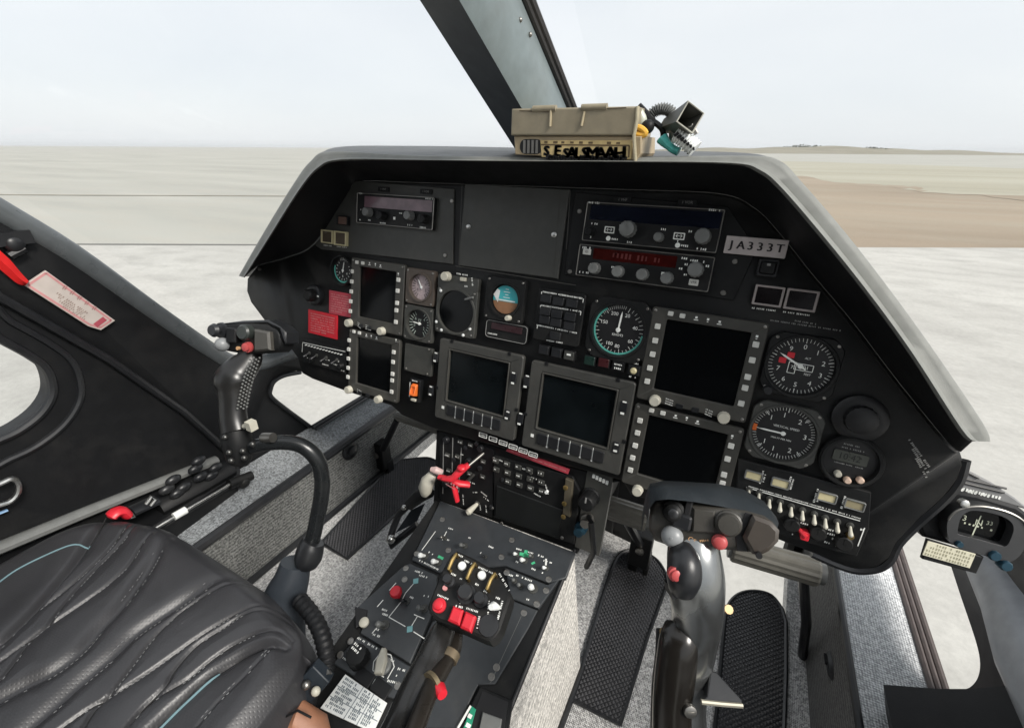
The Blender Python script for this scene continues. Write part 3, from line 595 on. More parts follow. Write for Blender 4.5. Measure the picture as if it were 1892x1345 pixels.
# glazing
def pane(name, label, pts, cat='window'):
    m = MB(); m.add([Vector(p) for p in pts], [tuple(range(len(pts)))]); return solo(name, label, cat, m, GLASS)
pane('windshield', 'large clear windshield pane left of the centre post', [(-1.07, .62, 1.42), (-1.06, .97, 1.76), (-.385, 1.06, 1.80), (-.385, .34, 2.37), (-1.07, .12, 2.36), (-1.07, .30, 1.80)])
pane('windshield', 'large clear windshield pane right of the centre post', [(-.295, 1.06, 1.80), (.44, .97, 1.70), (.46, .45, 2.0), (.46, .12, 2.36), (-.295, .34, 2.37)])
pane('chin_window', 'clear chin window ahead of the right pedals', [(-.08, 1.02, .86), (.27, 1.12, .86), (.27, 1.22, 1.22), (-.08, 1.22, 1.22)])
pane('chin_window', 'clear chin window ahead of the left pedals', [(-.90, 1.19, .86), (-.48, 1.0, .86), (-.48, 1.22, 1.22), (-.90, 1.22, 1.22)])

# far air: pale even haze round the whole place
hz = bpy.data.materials.new('pale_air'); hz.use_nodes = True; n_ = hz.node_tree.nodes; n_.remove(n_['Principled BSDF']); pv = n_.new('ShaderNodeVolumePrincipled')
pv.inputs['Color'].default_value = (.93, .95, .97, 1); pv.inputs['Density'].default_value = .00035; pv.inputs['Anisotropy'].default_value = .0; hz.node_tree.links.new(pv.outputs[0], n_['Material Output'].inputs['Volume'])
m_ = MB(); m_.box(0, 0, 4.5, 6500, 6500, 11)
o = link('haze', m_, hz, sm=0); o['kind'] = 'stuff'
# ------------------------------------------------------------------ instruments on the panel
def key(I, x, y, w=.0085, h=.0085, mt=None, name='button', z0=0, z1=.0035, par=None, label=None):
    m = MB(); u = I.p(x, y); m.rbox(*u, w, h, z0, z1, .0012, .0006); return I.part(name, m, mt or KEYG, parent=par, label=label)
def knob(I, x, y, r=.0075, hgt=.014, mt=None, name='knob', z0=0, par=None, flute=-.06, label=None, mark=True):
    m = MB(); u = I.p(x, y); m.lathe([(r*1.05, z0), (r*1.05, z0+.0015), (r, z0+.002), (r*.95, z0+hgt-.001), (r*.82, z0+hgt)], *u, n=26, flute=flute)
    if mark: m.box(u[0], u[1]+r*.4, z0+hgt+.0002, r*.18, r*.8, .0006)
    return I.part(name, m, mt or SATIN, parent=par, label=label)
def toggle(I, x, y, L=.014, r=.0022, mt=None, tip=None, lean=(0, -.5), z0=0, par=None, base=True):
    """bat-handle toggle switch: threaded collar, tapering lever, rounded tip"""
    m = MB(); u = I.p(x, y)
    if base: m.mi = 1; m.lathe([(r*1.7, z0), (r*1.7, z0+.0015), (r*1.1, z0+.002), (r*1.1, z0+.0035)], *u, n=12)
    m.mi = 0; d = Vector((lean[0], lean[1], 1)).normalized(); p0 = Vector((*u, z0+.002))
    m.tube([p0, p0+d*L*.5, p0+d*L*.85, p0+d*L, p0+d*(L+r*.5)], [r*.55, r*.8, r*1.15, r*1.0, r*.35], 10)
    return I.part('toggle_switch', m, [mt or CREAM, DGRY], par)
def legend(I, fn, mt=None, par=None, name='legend', k=1):
    m = MB(); m.T = Matrix.Diagonal((k, k, 1, 1)); fn(m); return I.part(name, m, mt or WHT, parent=par) if m.v else None
def cap(I, m, x0, y0, x1, y1, h=.0022, z_=.0008): m.dashes(*I.p(x0, y0), *I.p(x1, y1), h, z_)
def mscrew(I, x, y, r=.0026, z0=0, mt=None, par=None):
    m = MB(); u = I.p(x, y); m.lathe([(r, z0), (r, z0+.0012), (r*.8, z0+.0018)], *u, n=12); m.box(*u, z0+.0018, r*1.3, r*.3, .0004); I.part('screw', m, mt or STEEL, parent=par)

# --- tall display units with white keys down both sides
def display(label, scr, left, right, topk, topi, knobs, marg, bar, ctr, gaps=()):
    I = Inst('display_unit', label, 'display', ctr, group='display units with white keys')
    x, y, w, h = I.rect(scr); ml, mr, mtop, mb_ = marg
    fw_, fh = w+ml+mr, h+mtop+mb_; fx, fy = x+(mr-ml)/2, y+(mtop-mb_)/2
    m = MB(); m.ring(fw_, fh, w, h, -.007, .001, .004, .002, fx, fy, x, y, .0012); bz = I.part('bezel', m, MGRY)
    m = MB(); m.rbox(x, y, w+.001, h+.001, -.007, -.0035, .001, .0002); sc = I.part('screen', m, SCREEN)
    kw = .0080
    for p in left+right: key(I, *p, kw, kw, par=bz)
    for p in topk: key(I, *p, kw*.95, kw*.8, par=bz)
    def ic(m):
        for i, p in enumerate(topi):
            u = I.p(*p); m.quad(u[0], u[1]+.0012, .003, .003, .0014); m.quad(u[0], u[1]-.0022, .006 if i % 2 == 0 else .002, .0012, .0014)
        for (a, b) in bar:
            u, v = I.p(*a), I.p(*b)
            for k in (-1, 0, 1): m.dashes(u[0], u[1]+k*.0036, v[0], v[1]+k*.0036, .0018, .0014)
    legend(I, ic, par=bz)
    for p in knobs: knob(I, *p, .0082, .011, CREAM, par=bz, flute=-.04, mark=False)
    m = MB(); u = I.p(*((knobs[0][0]+knobs[1][0])/2, (knobs[0][1]+knobs[1][1])/2)); m.rbox(u[0]-.014, u[1], .010, .007, 0, .0022, .001, .0004); I.part('rocker', m, SATIN, parent=bz)
    m = MB(); m.rbox(u[0]+.008, u[1], .010, .007, 0, .0022, .001, .0004); I.part('rocker', m, SATIN, parent=bz)
    for sx, sy_ in ((-1, 1), (1, 1), (1, -1)):
        m = MB(); m.lathe([(.0022, .0005), (.0022, .0016), (.0016, .002)], fx+sx*(fw_/2-.005), fy+sy_*(fh/2-.005), n=10); I.part('screw', m, STEEL, parent=bz)
    return I
display('larger upper display unit with dark square screen near the right cyclic stick', zz('F', (345,112),(930,205),(805,715),(250,590)),
    zz('F', (282,160),(265,258),(247,352),(228,447),(210,538)), zz('F', (958,285),(933,392),(902,508),(884,583),(857,690)), zz('F', (372,72),(453,88)), zz('F', (548,105),(628,118),(708,135),(965,235)),
    zz('F', (265,668),(737,785)), (.0225, .019, .0155, .020), [(z('F',335,672), z('F',385,690)), (z('F',610,745), z('F',655,765))], z('F', 600, 410))
display('lower display unit with dark screen partly hidden behind the right cyclic head', zz('F', (215,770),(760,905),(676,1300),(140,1212)),
    zz('F', (160,808),(143,893),(127,980),(109,1064),(94,1148)), zz('F', (787,982),(763,1072),(738,1180),(728,1240)), zz('F', (240,738),(318,757)), zz('F', (405,780),(482,795),(556,820),(795,920)),
    [z('F', 145, 1285), z('F', 560, 1400)], (.0225, .019, .0135, .022), [(z('F',240,1300), z('F',290,1320))], z('F', 480, 1010))
display('upper left display unit reflecting the seat, beside the red placards', zz('D', (600,160),(920,200),(905,660),(590,605)),
    zz('D', (537,200),(535,290),(530,378),(525,465),(522,552)), zz('D', (948,275),(941,372),(936,480),(930,545),(925,648)), zz('D', (580,120),(632,127)), zz('D', (690,132),(742,140),(787,152),(945,225)),
    zz('D', (517,655),(805,728)), (.0225, .021, .0155, .021), [(z('D',585,665), z('D',612,690)), (z('D',655,690), z('D',700,705))], z('D', 745, 410))
display('lower left display unit with dark screen above the left footwell', zz('D', (575,780),(880,850),(865,1280),(570,1185)),
    zz('D', (511,810),(507,890),(504,972),(502,1054),(500,1135)), zz('D', (906,915),(900,1002),(896,1108),(892,1165),(887,1265)), zz('D', (553,733),(602,745)), zz('D', (662,765),(705,775),(752,790),(925,810)),
    zz('D', (515,1245),(778,1330)), (.0225, .021, .0135, .018), [(z('D',580,1255), z('D',620,1280))], z('D', 720, 1020))

# --- the two middle displays
def middle(label, scr, ctr, lk, rk, ticks):
    I = Inst('multifunction_display', label, 'display', ctr, group='middle pair of displays'); x, y, w, h = I.rect(scr)
    fw_, fh = w+.052, h+.060; fx, fy = x+.001, y-.011
    m = MB(); m.ring(fw_, fh, w+.006, h+.006, -.007, .002, .005, .002, fx, fy, x, y, .0015); bz = I.part('bezel', m, mat('display_grey', (.048, .048, .044), .5, bump=.2, grime=.2) if 'display_grey' not in MT else MT['display_grey'])
    m = MB(); m.ring(w+.006, h+.006, w, h, -.006, .0035, .002, .002, x, y, x, y, .0012); I.part('screen_surround', m, MGRY, parent=bz)
    m = MB(); m.rbox(x, y, w+.001, h+.001, -.006, -.002, .001, .0002); I.part('screen', m, mat('smudged_glass', (.005, .007, .008), .2, var=.5, vs=14, rv=.1, spec=.18) if 'smudged_glass' not in MT else MT['smudged_glass'])
    for (p, q_) in lk+rk:
        c = ((p[0]+q_[0])/2, (p[1]+q_[1])/2); key(I, *c, .011, .019, SATIN, par=bz, z0=.001, z1=.004)
        m = MB(); u, v = I.p(*p), I.p(*q_); m.quad(*u, .006, .0025, .0044); m.quad(*v, .006, .0035, .0044); I.part('key_legend', m, WHT, parent=bz)
    x0, x1 = fx-w/2+.002, fx+w/2-.002; yb = y-h/2-.018
    for k in range(6):
        m = MB(); m.rbox(x0+(x1-x0)*(k+.5)/6, yb, (x1-x0)/6-.0022, .020, .001, .0045, .0015, .0008); I.part('soft_key', m, SATIN, parent=bz)
    def tk(m):
        for k in range(5): m.quad(x0+(x1-x0)*(k+1)/6, yb+.001, .0013, .022, .003); m.quad(x0+(x1-x0)*(k+1)/6, yb-.011, .0028, .0028, .003)
        m.quad(x0-.009, yb+.002, .006, .006, .003)
    legend(I, tk, par=bz)
    for sx, sy_ in ((-.35, .5), (.35, .5), (.5, -.12), (-.5, -.12)):
        m = MB(); m.rbox(fx+sx*fw_*.98, fy+sy_*fh*.985, .006, .006, .001, .0032, .001, .0005); I.part('clip', m, BLK2, parent=bz)
I1 = zz('E', (205,645),(620,735),(575,1100),(175,1000)); I2 = zz('E', (870,800),(1385,940),(1310,1335),(815,1185))
pr = lambda *a: [(z('E', a[i], a[i+1]), z('E', a[i+2], a[i+3])) for i in range(0, len(a), 4)]
middle('middle display unit beside the orange guarded switch, faint smudges on its dark screen', I1, z('E', 395, 870), pr(108,660,98,715, 72,898,66,952), pr(657,800,650,872, 617,1075,605,1120), 0)
middle('middle display unit below the airspeed dial, above the red warning strip', I2, z('E', 1095, 1060), pr(755,822,738,897, 708,1087,695,1160), pr(1442,1005,1425,1085, 1385,1305,1375,1350), 0)

# --- radios
def faceplate(I, scr, mt=None, rim=True):
    x, y, w, h = I.rect(scr); m = MB(); m.rbox(x, y, w, h, -.012, .004, .002, .001); f = I.part('faceplate', m, mt or BLK)
    if rim:
        m = MB()
        m.ring(w, h, w-.0028, h-.0028, .0035, .0052, .002, .0015, x, y, x, y, .0004); I.part('rim', m, STEEL, parent=f)
    return f, x, y, w, h
A = 'A'; B = 'B'
I = Inst('radio', 'small radio set with pinkish reflective window, beside the square cream lamps', 'radio', z(A, 1235, 560), group='panel radios')
f, *_ = faceplate(I, zz(A, (960,418),(1525,460),(1500,695),(950,637)))
q = zz(A, (1020,445),(1505,480),(1500,565),(1000,525)); x, y, w, h = I.rect(q); m = MB(); m.rbox(x, y, w, h, .003, .0045, .001, .0002); I.part('window', m, mat('rosy_window', (.16, .10, .12), .12, var=.4, vs=30), parent=f)
for p in ((1050,565),(1150,590),(1350,590),(1452,615)): knob(I, *z(A, *p), .0082, .014, GREYP if p[0] in (1050, 1350) else BLK, z0=.004, par=f)
def lg(m):
    for a, b in (((965,425),(1015,430)), ((985,545),(1015,548)), ((975,618),(990,620)), ((1040,620),(1070,625)), ((1125,640),(1165,645)), ((1265,570),(1292,573)), ((1325,655),(1385,660)), ((1415,672),(1460,677)), ((1455,465),(1515,470))): cap(I, m, *z(A, *a), *z(A, *b), .003, .0052)
    m.quad(*I.p(*z(A, 1230, 608)), .005, .005, .0052)
legend(I, lg, par=f)
I = Inst('radio', 'large upper radio set with blank dark window, above the one with the red readout', 'radio', z(B, 1240, 875), group='panel radios')
f, *_ = faceplate(I, zz(B, (830,715),(1680,770),(1630,1035),(795,960)))
q = zz(B, (850,735),(1660,785),(1650,885),(845,830)); x, y, w, h = I.rect(q); m = MB(); m.rbox(x, y, w, h, .003, .0045, .001, .0002); I.part('window', m, mat('blue_black_window', (.006, .008, .016), .12, var=.5, vs=20), parent=f)
for p, r, mt_ in (((855,905),.006,BLK), ((1085,890),.0115,GREYP), ((1275,940),.0065,GREYP), ((1545,935),.0105,GREYP)): knob(I, *z(B, *p), r, .016, mt_, z0=.004, par=f)
for p in ((967,893), (1397,932)):
    m = MB(); u = I.p(*z(B, *p)); m.mi = 0; m.ring(.015, .0095, .012, .0065, .0035, .0055, .001, .0008, *u, *u, .0004); m.mi = 1; m.rbox(*u, .012, .0065, .003, .005, .0008, .0003); m.mi = 0; m.text('\u2194', *u, .008, .0055); I.part('transfer_key', m, [WHT, BLK2], f)
def lg(m):
    for a, b in (((838,723),(905,728)), ((855,853),(898,858)), ((838,935),(855,937)), ((1018,863),(1035,866)), ((980,948),(1020,953)), ((1065,966),(1110,972)), ((1285,888),(1320,892)), ((1455,902),(1480,904)), ((1410,988),(1455,994)), ((1505,1008),(1570,1016)), ((1580,768),(1650,774)), ((1385,962),(1410,965))): cap(I, m, *z(B, *a), *z(B, *b), .0032, .0052)
    for p in ((960,945), (1388,988)): m.disc(.0035, .0052, *I.p(*z(B, *p)), 14)
legend(I, lg, par=f)
I = Inst('radio', 'lower radio set with dim red readout strip and five grey knobs', 'radio', z(B, 1185, 1130), group='panel radios')
f, *_ = faceplate(I, zz(B, (790,975),(1615,1065),(1580,1285),(750,1165)))
q = zz(B, (870,1000),(1385,1060),(1375,1130),(862,1070)); x, y, w, h = I.rect(q); m = MB(); m.rbox(x, y, w, h, .003, .0045, .001, .0002); wn = I.part('window', m, mat('dim_red_window', (.045, .005, .004), .15, var=.4, vs=60), parent=f)
m = MB(); q0, q1 = I.p(*z(B, 960, 1045)), I.p(*z(B, 1300, 1085))
m.dashes(*q0, *q1, .008, .0047, .6, .006); I.part('readout', m, mat('red_digits', (.11, .012, .01), .5), parent=wn)
for p, r in (((880,1130),.0085), ((1025,1150),.0085), ((1175,1168),.0085), ((1325,1190),.0085), ((1500,1138),.0105)): knob(I, *z(B, *p), r, .015, GREYP, z0=.004, par=f)
def lg(m):
    for a, b in (((845,1105),(868,1108)), ((978,1122),(1015,1126)), ((780,1152),(840,1158)), ((1412,1066),(1450,1072)), ((1465,1080),(1520,1086)), ((1430,1105),(1450,1107)), ((1395,1130),(1415,1133)), ((1425,1168),(1445,1170)), ((1545,1090),(1560,1092)), ((1560,1115),(1585,1118)), ((800,1000),(850,1006))): cap(I, m, *z(B, *a), *z(B, *b), .0034, .0052)
    m.quad(*I.p(*z(B, 1298, 1162)), .005, .004, .0052)
legend(I, lg, par=f)
for p, t in (((828,1028),'ID'), ((1487,1217),'VFR')):
    m = MB(); u = I.p(*z(B, *p)); m.mi = 1; m.rbox(*u, .0125, .0085, .003, .006, .001, .0005); m.mi = 0; m.text(t, *u, .005, .0063); I.part('button', m, [BLK2, KEYG], f)

# --- registration plate
I = Inst('registration_plate', 'silver registration plate engraved JA333T', 'nameplate', z('C', 310, 240)); q = zz('C', (130,180),(500,200),(490,310),(120,285)); x, y, w, h = I.rect(q)
m = MB(); m.rbox(x, y, w, h, -.010, 0, .0012, .0006); pl = I.part('plate', m, NAMEP)
m = MB(); n_ = 6
for k, c in enumerate('JA333T'): [m.text(c, x-w*.39+w*.78*k/5+dx, y, .0145, .0004+abs(dx)*.1) for dx in (-.0005, 0, .0005)]
I.part('lettering', m, mat('engraved_black', (.015, .012, .014), .6))

# --- annunciator lamps
def lamps(label, quads, frame_mt, lens_mt, ctr, group=None, leg=None):
    I = Inst('warning_lamp', label, 'warning lamp', ctr, group=group)
    for q in quads:
        x, y, w, h = I.rect(q); m = MB(); m.ring(w, h, w*.84, h*.80, -.010, .003, .001, .0008, x, y, x, y, .0006); fr = I.part('frame', m, frame_mt)
        m = MB(); m.rbox(x, y, w*.84, h*.80, -.008, .0005, .0006, .0003); I.part('lens', m, lens_mt, parent=fr)
    if leg: legend(I, lambda m: [cap(I, m, *a, *b, .0024, -.004) for a, b in leg])
    return I
lamps('twin square warning lamp with cream frames near the left end of the panel', [zz(A, (690,688),(775,695),(768,790),(686,785)), zz(A, (785,697),(874,705),(866,808),(780,800))], AMBER, mat('smoked_lens', (.10, .08, .06), .25), z(A, 780, 745), leg=[(z(A,690,800),z(A,760,808)), (z(A,785,810),z(A,860,818))])
lamps('twin wide dark warning lamp with pale outline under the registration plate', [zz('C', (310,465),(478,483),(462,605),(282,580)), zz('C', (492,485),(683,508),(662,632),(472,608))], mat('pinkish_frame', (.34, .30, .29), .45), mat('dark_lens', (.008, .006, .007), .2), z('C', 480, 545), leg=[(z('C',285,605),z('C',425,622)), (z('C',470,628),z('C',630,650))])
lamps('small single lamp above the twin cream lamps', [zz(A, (805,585),(885,592),(878,660),(800,652))], BLK2, mat('rosy_lens', (.16, .10, .08), .3), z(A, 842, 622))
I = Inst('push_button', 'square dark push button between the plate and the wide twin lamp', 'button', z('C', 380, 368)); m = MB(); m.ring(.024, .022, .017, .015, -.010, .0015, .002, .0015); hb = I.part('housing', m, SATIN); m = MB(); m.rbox(0, 0, .0165, .0145, -.008, .004, .002, .001); I.part('cap', m, BLK, parent=hb); m = MB(); m.quad(.0, .004, .004, .003, .0043); I.part('legend', m, GREYW)

# --- round instruments
def ticks(m, r0, r1, a0, a1, n, w, z_=-.0005, skip=None):
    for k in range(n):
        a = R(a0+(a1-a0)*k/max(1, n-1)); s_, c_ = math.sin(a), math.cos(a); m.line(r0*s_, r0*c_, r1*s_, r1*c_, w, z_)
def arc(m, r0, r1, a0, a1, z_=-.0006, n=30):
    for k in range(n):
        p = []
        for (rr, t) in ((r0, k), (r0, k+1), (r1, k+1), (r1, k)):
            a = R(a0+(a1-a0)*t/n); p.append((rr*math.sin(a), rr*math.cos(a), z_))
        m.add(p, [(0, 1, 2, 3)])
def gauge(name, label, cat, ctr, r, case, shape='oct', bezel_mt=None, rimw=.003, group='round instruments', depth=.005, dial=None):
    I = Inst(name, label, cat, ctr, group=group)
    m = MB(); n = 64
    if shape == 'round': o = [(case/2*math.cos(2*math.pi*k/n), case/2*math.sin(2*math.pi*k/n)) for k in range(n)]
    else:
        c_ = case*.16 if shape == 'oct' else .004; hw = case/2; o = []
        for k in range(n):
            a = 2*math.pi*k/n; ca, sa = abs(math.cos(a)), abs(math.sin(a)); d = min(hw/max(ca, sa), (2*hw-c_*(.9 if shape == 'oct' else .6))/(ca+sa)); o.append((d*math.cos(a), d*math.sin(a)))
    n = len(o)
    ang = [math.atan2(p[1], p[0]) for p in o]; rr = r+rimw
    L = [[(p[0], p[1], -.010) for p in o], [(p[0], p[1], .0005) for p in o], [(p[0]*.975, p[1]*.975, .0018) for p in o], [(rr*1.04*math.cos(a), rr*1.04*math.sin(a), .0018) for a in ang], [(rr*1.02*math.cos(a), rr*1.02*math.sin(a), .0036) for a in ang],
         [(r*1.02*math.cos(a), r*1.02*math.sin(a), .0034) for a in ang], [(r*math.cos(a), r*math.sin(a), -depth-.0012) for a in ang]]
    m.rings(L); bz = I.part('bezel', m, bezel_mt or BLK)
    m = MB(); m.disc(r*1.01, -depth); I.part('dial', m, dial or DIAL)
    if shape != 'round':
        for sx in (-1, 1):
            for sy_ in (-1, 1):
                k_ = .43 if shape == 'sq' else .405
                mm = MB(); mm.lathe([(.0021, .0016), (.0021, .0026), (.0015, .0031)], sx*case*k_, sy_*case*k_, n=10); I.part('screw', mm, STEEL, parent=bz)
    I.zd = -depth+.0006; I.bz = bz
    return I
def needle(I, ang, L, w, tail=.25, mt=None, z_=None, name='needle'):
    m = MB(); a = R(ang); s_, c_ = math.sin(a), math.cos(a); zz_ = (I.zd if z_ is None else z_)+.0008
    P = lambda u, v: (u*c_+v*s_, -u*s_+v*c_)
    m.prism([P(-w/2, -L*tail), P(w/2, -L*tail), P(w*.55, L*.75), P(0, L), P(-w*.55, L*.75)], zz_, zz_+.0007); m.lathe([(w*1.5, zz_), (w*1.5, zz_+.0012), (w, zz_+.0016)], n=14)
    return I.part(name, m, mt or WHT)
def digits(m, items, r, size, z_):
    for t, a in items: a = R(a); m.text(t, r*math.sin(a), r*math.cos(a), size, z_)
rA = .0375
I = gauge('altimeter', 'barometric altimeter with red flags and white counter window, near the panel edge', 'altimeter', z('F', 1268, 440), rA, .084)
def lg(m):
    ticks(m, rA*.86, rA*.98, 0, 352.8, 50, .0006, I.zd); ticks(m, rA*.82, rA*.98, 0, 324, 10, .0010, I.zd)
    digits(m, [(str(k), k*36) for k in range(10) if k not in (8,)], rA*.68, .0088, I.zd)
    zc = I.zd+.0004
    for (x, y, w, h) in ((.004, -.001, .021, .0085), (-.009, -.0035, .0085, .0150)):
        for (dx, dy, ww, hh) in ((0, h/2, w, .0009), (0, -h/2, w, .0009), (w/2, 0, .0009, h), (-w/2, 0, .0009, h)): m.quad(x+dx, y+dy, ww, hh, zc)
    m.text('201', .005, -.001, .0065, zc); m.text('FEET', .010, -.0095, .0038, zc); m.text('ALT', .006, .0115, .0038, zc); m.text('7', -.009, -.003, .0062, zc)
legend(I, lg)
for (x, y) in ((-.0135, .0125), (-.0215, .0040)):
    m = MB(); m.rbox(x, y, .0085, .0075, I.zd, I.zd+.0008, .001, .0002); I.part('warning_flag', m, RED)
needle(I, 297, .030, .0022); knob(I, *z('F', 1040, 590), .0062, .012, SATIN, par=I.bz, z0=.001, mark=False)
I = gauge('vertical_speed_indicator', 'vertical speed dial with orange bug, directly below the altimeter', 'vertical speed dial', z('F', 1148, 905), rA, .084, bezel_mt=DGRY)
def lg(m):
    ticks(m, rA*.86, rA*.98, -90, 270, 61, .0006, I.zd); ticks(m, rA*.80, rA*.98, -90, 225, 8, .0011, I.zd)
    digits(m, [('1', -8), ('2', 38), ('3', 88), ('2', 150), ('1', 195), ('1', -45), ('1', 228)], rA*.68, .0095, I.zd)
    m.text('VERTICAL SPEED', .002, .0085, .0042, I.zd, sx=1.0); m.text('1000 FT PER MIN', -.001, -.0085, .0034, I.zd)
legend(I, lg); needle(I, 270, .031, .0020, tail=.1)
m = MB(); arc(m, rA*.86, rA*.99, 262, 278, I.zd+.0003, 6); I.part('bug', m, ORNG)
rB = .0385
I = gauge('airspeed_indicator', 'airspeed dial with pale green arc and white needle pointing up', 'airspeed dial', z('E', 1388, 500), rB, .095)
def lg(m):
    ticks(m, rB*.84, rB*.97, -45, 10, 12, .0006, I.zd); ticks(m, rB*.84, rB*.97, 30, 320, 30, .0006, I.zd); ticks(m, rB*.78, rB*.97, 20, 320, 11, .0009, I.zd)
    digits(m, [('20', 24), ('40', 75), ('60', 125), ('80', 175), ('100', 205), ('150', 290), ('200', 338)], rB*.66, .0078, I.zd); m.text('KNOTS', 0, -.008, .0052, I.zd)
legend(I, lg); m = MB(); arc(m, rB*.93, rB*1.0, 95, 325, I.zd+.0002, 40); I.part('green_arc', m, GREEN); needle(I, 4, .029, .0024, tail=.15)
I = gauge('radar_scope', 'round blank radio scope with black glass, cream knob above it', 'scope', z('D', 1452, 558), .0375, .086, 'sq', bezel_mt=DGRY, group='round instruments', depth=.002, dial=SCREEN)
m = MB(); m.rbox(0, .052, .086, .023, -.010, .002, .004, .001); hd = I.part('header', m, DGRY)
knob(I, *z('D', 1385, 245), .0085, .012, CREAM, par=hd, z0=.002, mark=False); key(I, *z('D', 1528, 270), .012, .0065, CREAM, par=hd, z0=.001, z1=.006)
legend(I, lambda m: [cap(I, m, *z('D', *a), *z('D', *b), .003, .0024) for a, b in (((1455,215),(1500,225)), ((1515,228),(1568,235)), ((1535,330),(1572,335)), ((1600,255),(1607,330)))])
for p in ((1325,370),(1285,645),(1330,718),(1582,710),(1522,765)):
    m = MB(); u = I.p(*z('D', *p)); m.lathe([(.0028, .001), (.0028, .003), (.002, .0036)], *u, n=12); I.part('lamp', m, TAPE, parent=I.bz)
m = MB(); m.tube([Vector((*I.p(*z('D', 1540, 450)), .002)), Vector((*I.p(*z('D', 1620, 430)), .006))], .0022, 8); I.part('lever', m, GREYP, parent=I.bz)
I = gauge('standby_horizon', 'small attitude indicator with teal and brown ball', 'attitude indicator', z('E', 585, 285), .0262, .074, 'sq', bezel_mt=BLK)
m = MB(); m.T = Matrix.Diagonal((1.55, 1.55, 1, 1)); m.mi = 0; 
top_ = [(.0155*math.cos(R(a)), .0155*math.sin(R(a)), -.0035) for a in range(-8, 189, 14)]; m.add(top_, [tuple(range(len(top_)))]); m.mi = 1
bt_ = [(.0155*math.cos(R(a)), .0155*math.sin(R(a)), -.0035) for a in range(-172, -7, 14)]+[top_[0], top_[-1]]; m.add(bt_, [tuple(range(len(bt_)))]); m.mi = 2
for k in range(4): m.quad(.001, .0025+.003*k, .008-.004*(k % 2), .0007, -.0031)
m.quad(.0, -.0008, .024, .0012, -.003); m.add([(-.0155, .004, -.003), (-.009, -.004, -.003), (-.0075, .009, -.003), (-.011, .011, -.003)], [(0, 1, 2, 3)])
I.part('ball', m, [TEAL, mat('horizon_brown', (.28, .14, .07), .5), TAPE]); knob(I, *z('E', 622, 412), .0048, .010, CREAM, z0=.0018, par=I.bz, mark=False)
I = Inst('placard', 'small rounded placard outlined in white with a dark strip, under the attitude indicator', 'placard', z('E', 595, 518)); q = zz('E', (455,425),(748,470),(740,612),(442,540)); x, y, w, h = I.rect(q)
m = MB(); m.rbox(x, y, w, h, -.008, -.001, .006, .0006); pl = I.part('plate', m, BLK); m = MB(); m.ring(w-.001, h-.001, w-.003, h-.003, -.0012, -.0004, .006, .005, x, y, x, y, .0002); I.part('outline', m, GREYW)
m = MB(); u = I.rect(zz('E', (495,445),(712,485),(705,530),(490,490))); m.rbox(*u, -.0012, .0005, .001, .0003); I.part('window', m, mat('plum_strip', (.035, .015, .018), .3)); legend(I, lambda m: cap(I, m, *z('E', 465, 520), *z('E', 530, 532), .003, -.0004))
I = Inst('annunciator_keypad', 'dark keypad of ten captioned buttons left of the airspeed dial', 'keypad', z('E', 972, 410)); q = zz('E', (830,190),(1165,260),(1110,625),(785,560)); x, y, w, h = I.rect(q)
m = MB(); m.rbox(x, y, w, h, -.010, .001, .005, .001); pl = I.part('plate', m, BLK)
for p in ((885,275),(972,295),(1068,310),(880,365),(960,385),(1055,405),(875,425),(955,445),(1050,470),(950,540)): key(I, *z('E', *p), .0185, .0125, SATIN, z0=.001, z1=.0055, par=pl)
def lg(m):
    for a, b in (((850,225),(1140,275)), ((840,322),(1130,368)), ((815,462),(1100,520)), ((885,570),(1010,592))): cap(I, m, *z('E', *a), *z('E', *b), .0026, .0014)
    for a in ((1145,290),(1128,380),(850,240),(842,335),(820,475)): m.quad(*I.p(*z('E', *a)), .0012, .006, .0014)
legend(I, lg, par=pl)
for k, (p, mt_) in enumerate((((865,640),SATIN),((955,660),SATIN),((1045,680),DGRY),((1190,715),mat('green_lens', (.012, .03, .024), .3)),((1290,730),mat('maroon_lens', (.05, .012, .014), .3)),((1392,755),BLK2),((1505,785),SATIN))):
    lab = ('first dark annunciator tile below the keypad, beside the small placard', 'second dark annunciator tile below the keypad', 'grey annunciator tile with white caption under the keypad corner', 'dark green annunciator tile under the airspeed dial', 'maroon annunciator tile under the airspeed dial', 'black annunciator tile with white captions under the airspeed dial', 'test button with cream lamp beside the larger display')[k]
    I = Inst('annunciator', lab, 'annunciator', z('E', *p), group='annunciator tiles below the round dials'); m = MB(); m.rbox(0, 0, .0195, .0165, -.010, .001, .001, .0006); b = I.part('housing', m, BLK2)
    m = MB(); m.rbox(0, 0, .0165, .0135, 0, .0032, .001, .0006); I.part('cap', m, mt_, parent=b)
    if k == 2: legend(I, lambda m: m.quad(0, .002, .007, .003, .0036))
    if k == 5: legend(I, lambda m: (m.dashes(-.006, .003, .006, .003, .0026, .0036), m.dashes(-.005, -.003, .006, -.003, .0034, .0036)))
    if k == 6:
        m = MB(); m.lathe([(.005, .003), (.005, .006), (.003, .008)], n=14); I.part('lamp', m, AMBER); legend(I, lambda m: (m.dashes(-.005, .011, .005, .011, .0026, .001), m.dashes(-.006, -.0105, .006, -.0105, .0028, .001)))
rC = .0165
I = gauge('clock', 'small dim round gauge with green scale beside the upper left display', 'gauge', z(A, 832, 985), .0265, .062, 'round')
def lg(m): ticks(m, .0155, .020, -20, 30, 6, .0007, I.zd); ticks(m, .013, .0155, 60, 320, 13, .0009, I.zd); digits(m, [('6', 185), ('4', 120), ('8', 240)], .009, .0055, I.zd)
legend(I, lg, k=1.3); m = MB(); m.T = Matrix.Diagonal((1.3, 1.3, 1, 1)); arc(m, .017, .0195, 150, 290, I.zd+.0002, 20); I.part('green_arc', m, GREEN); needle(I, 10, .018, .0018)
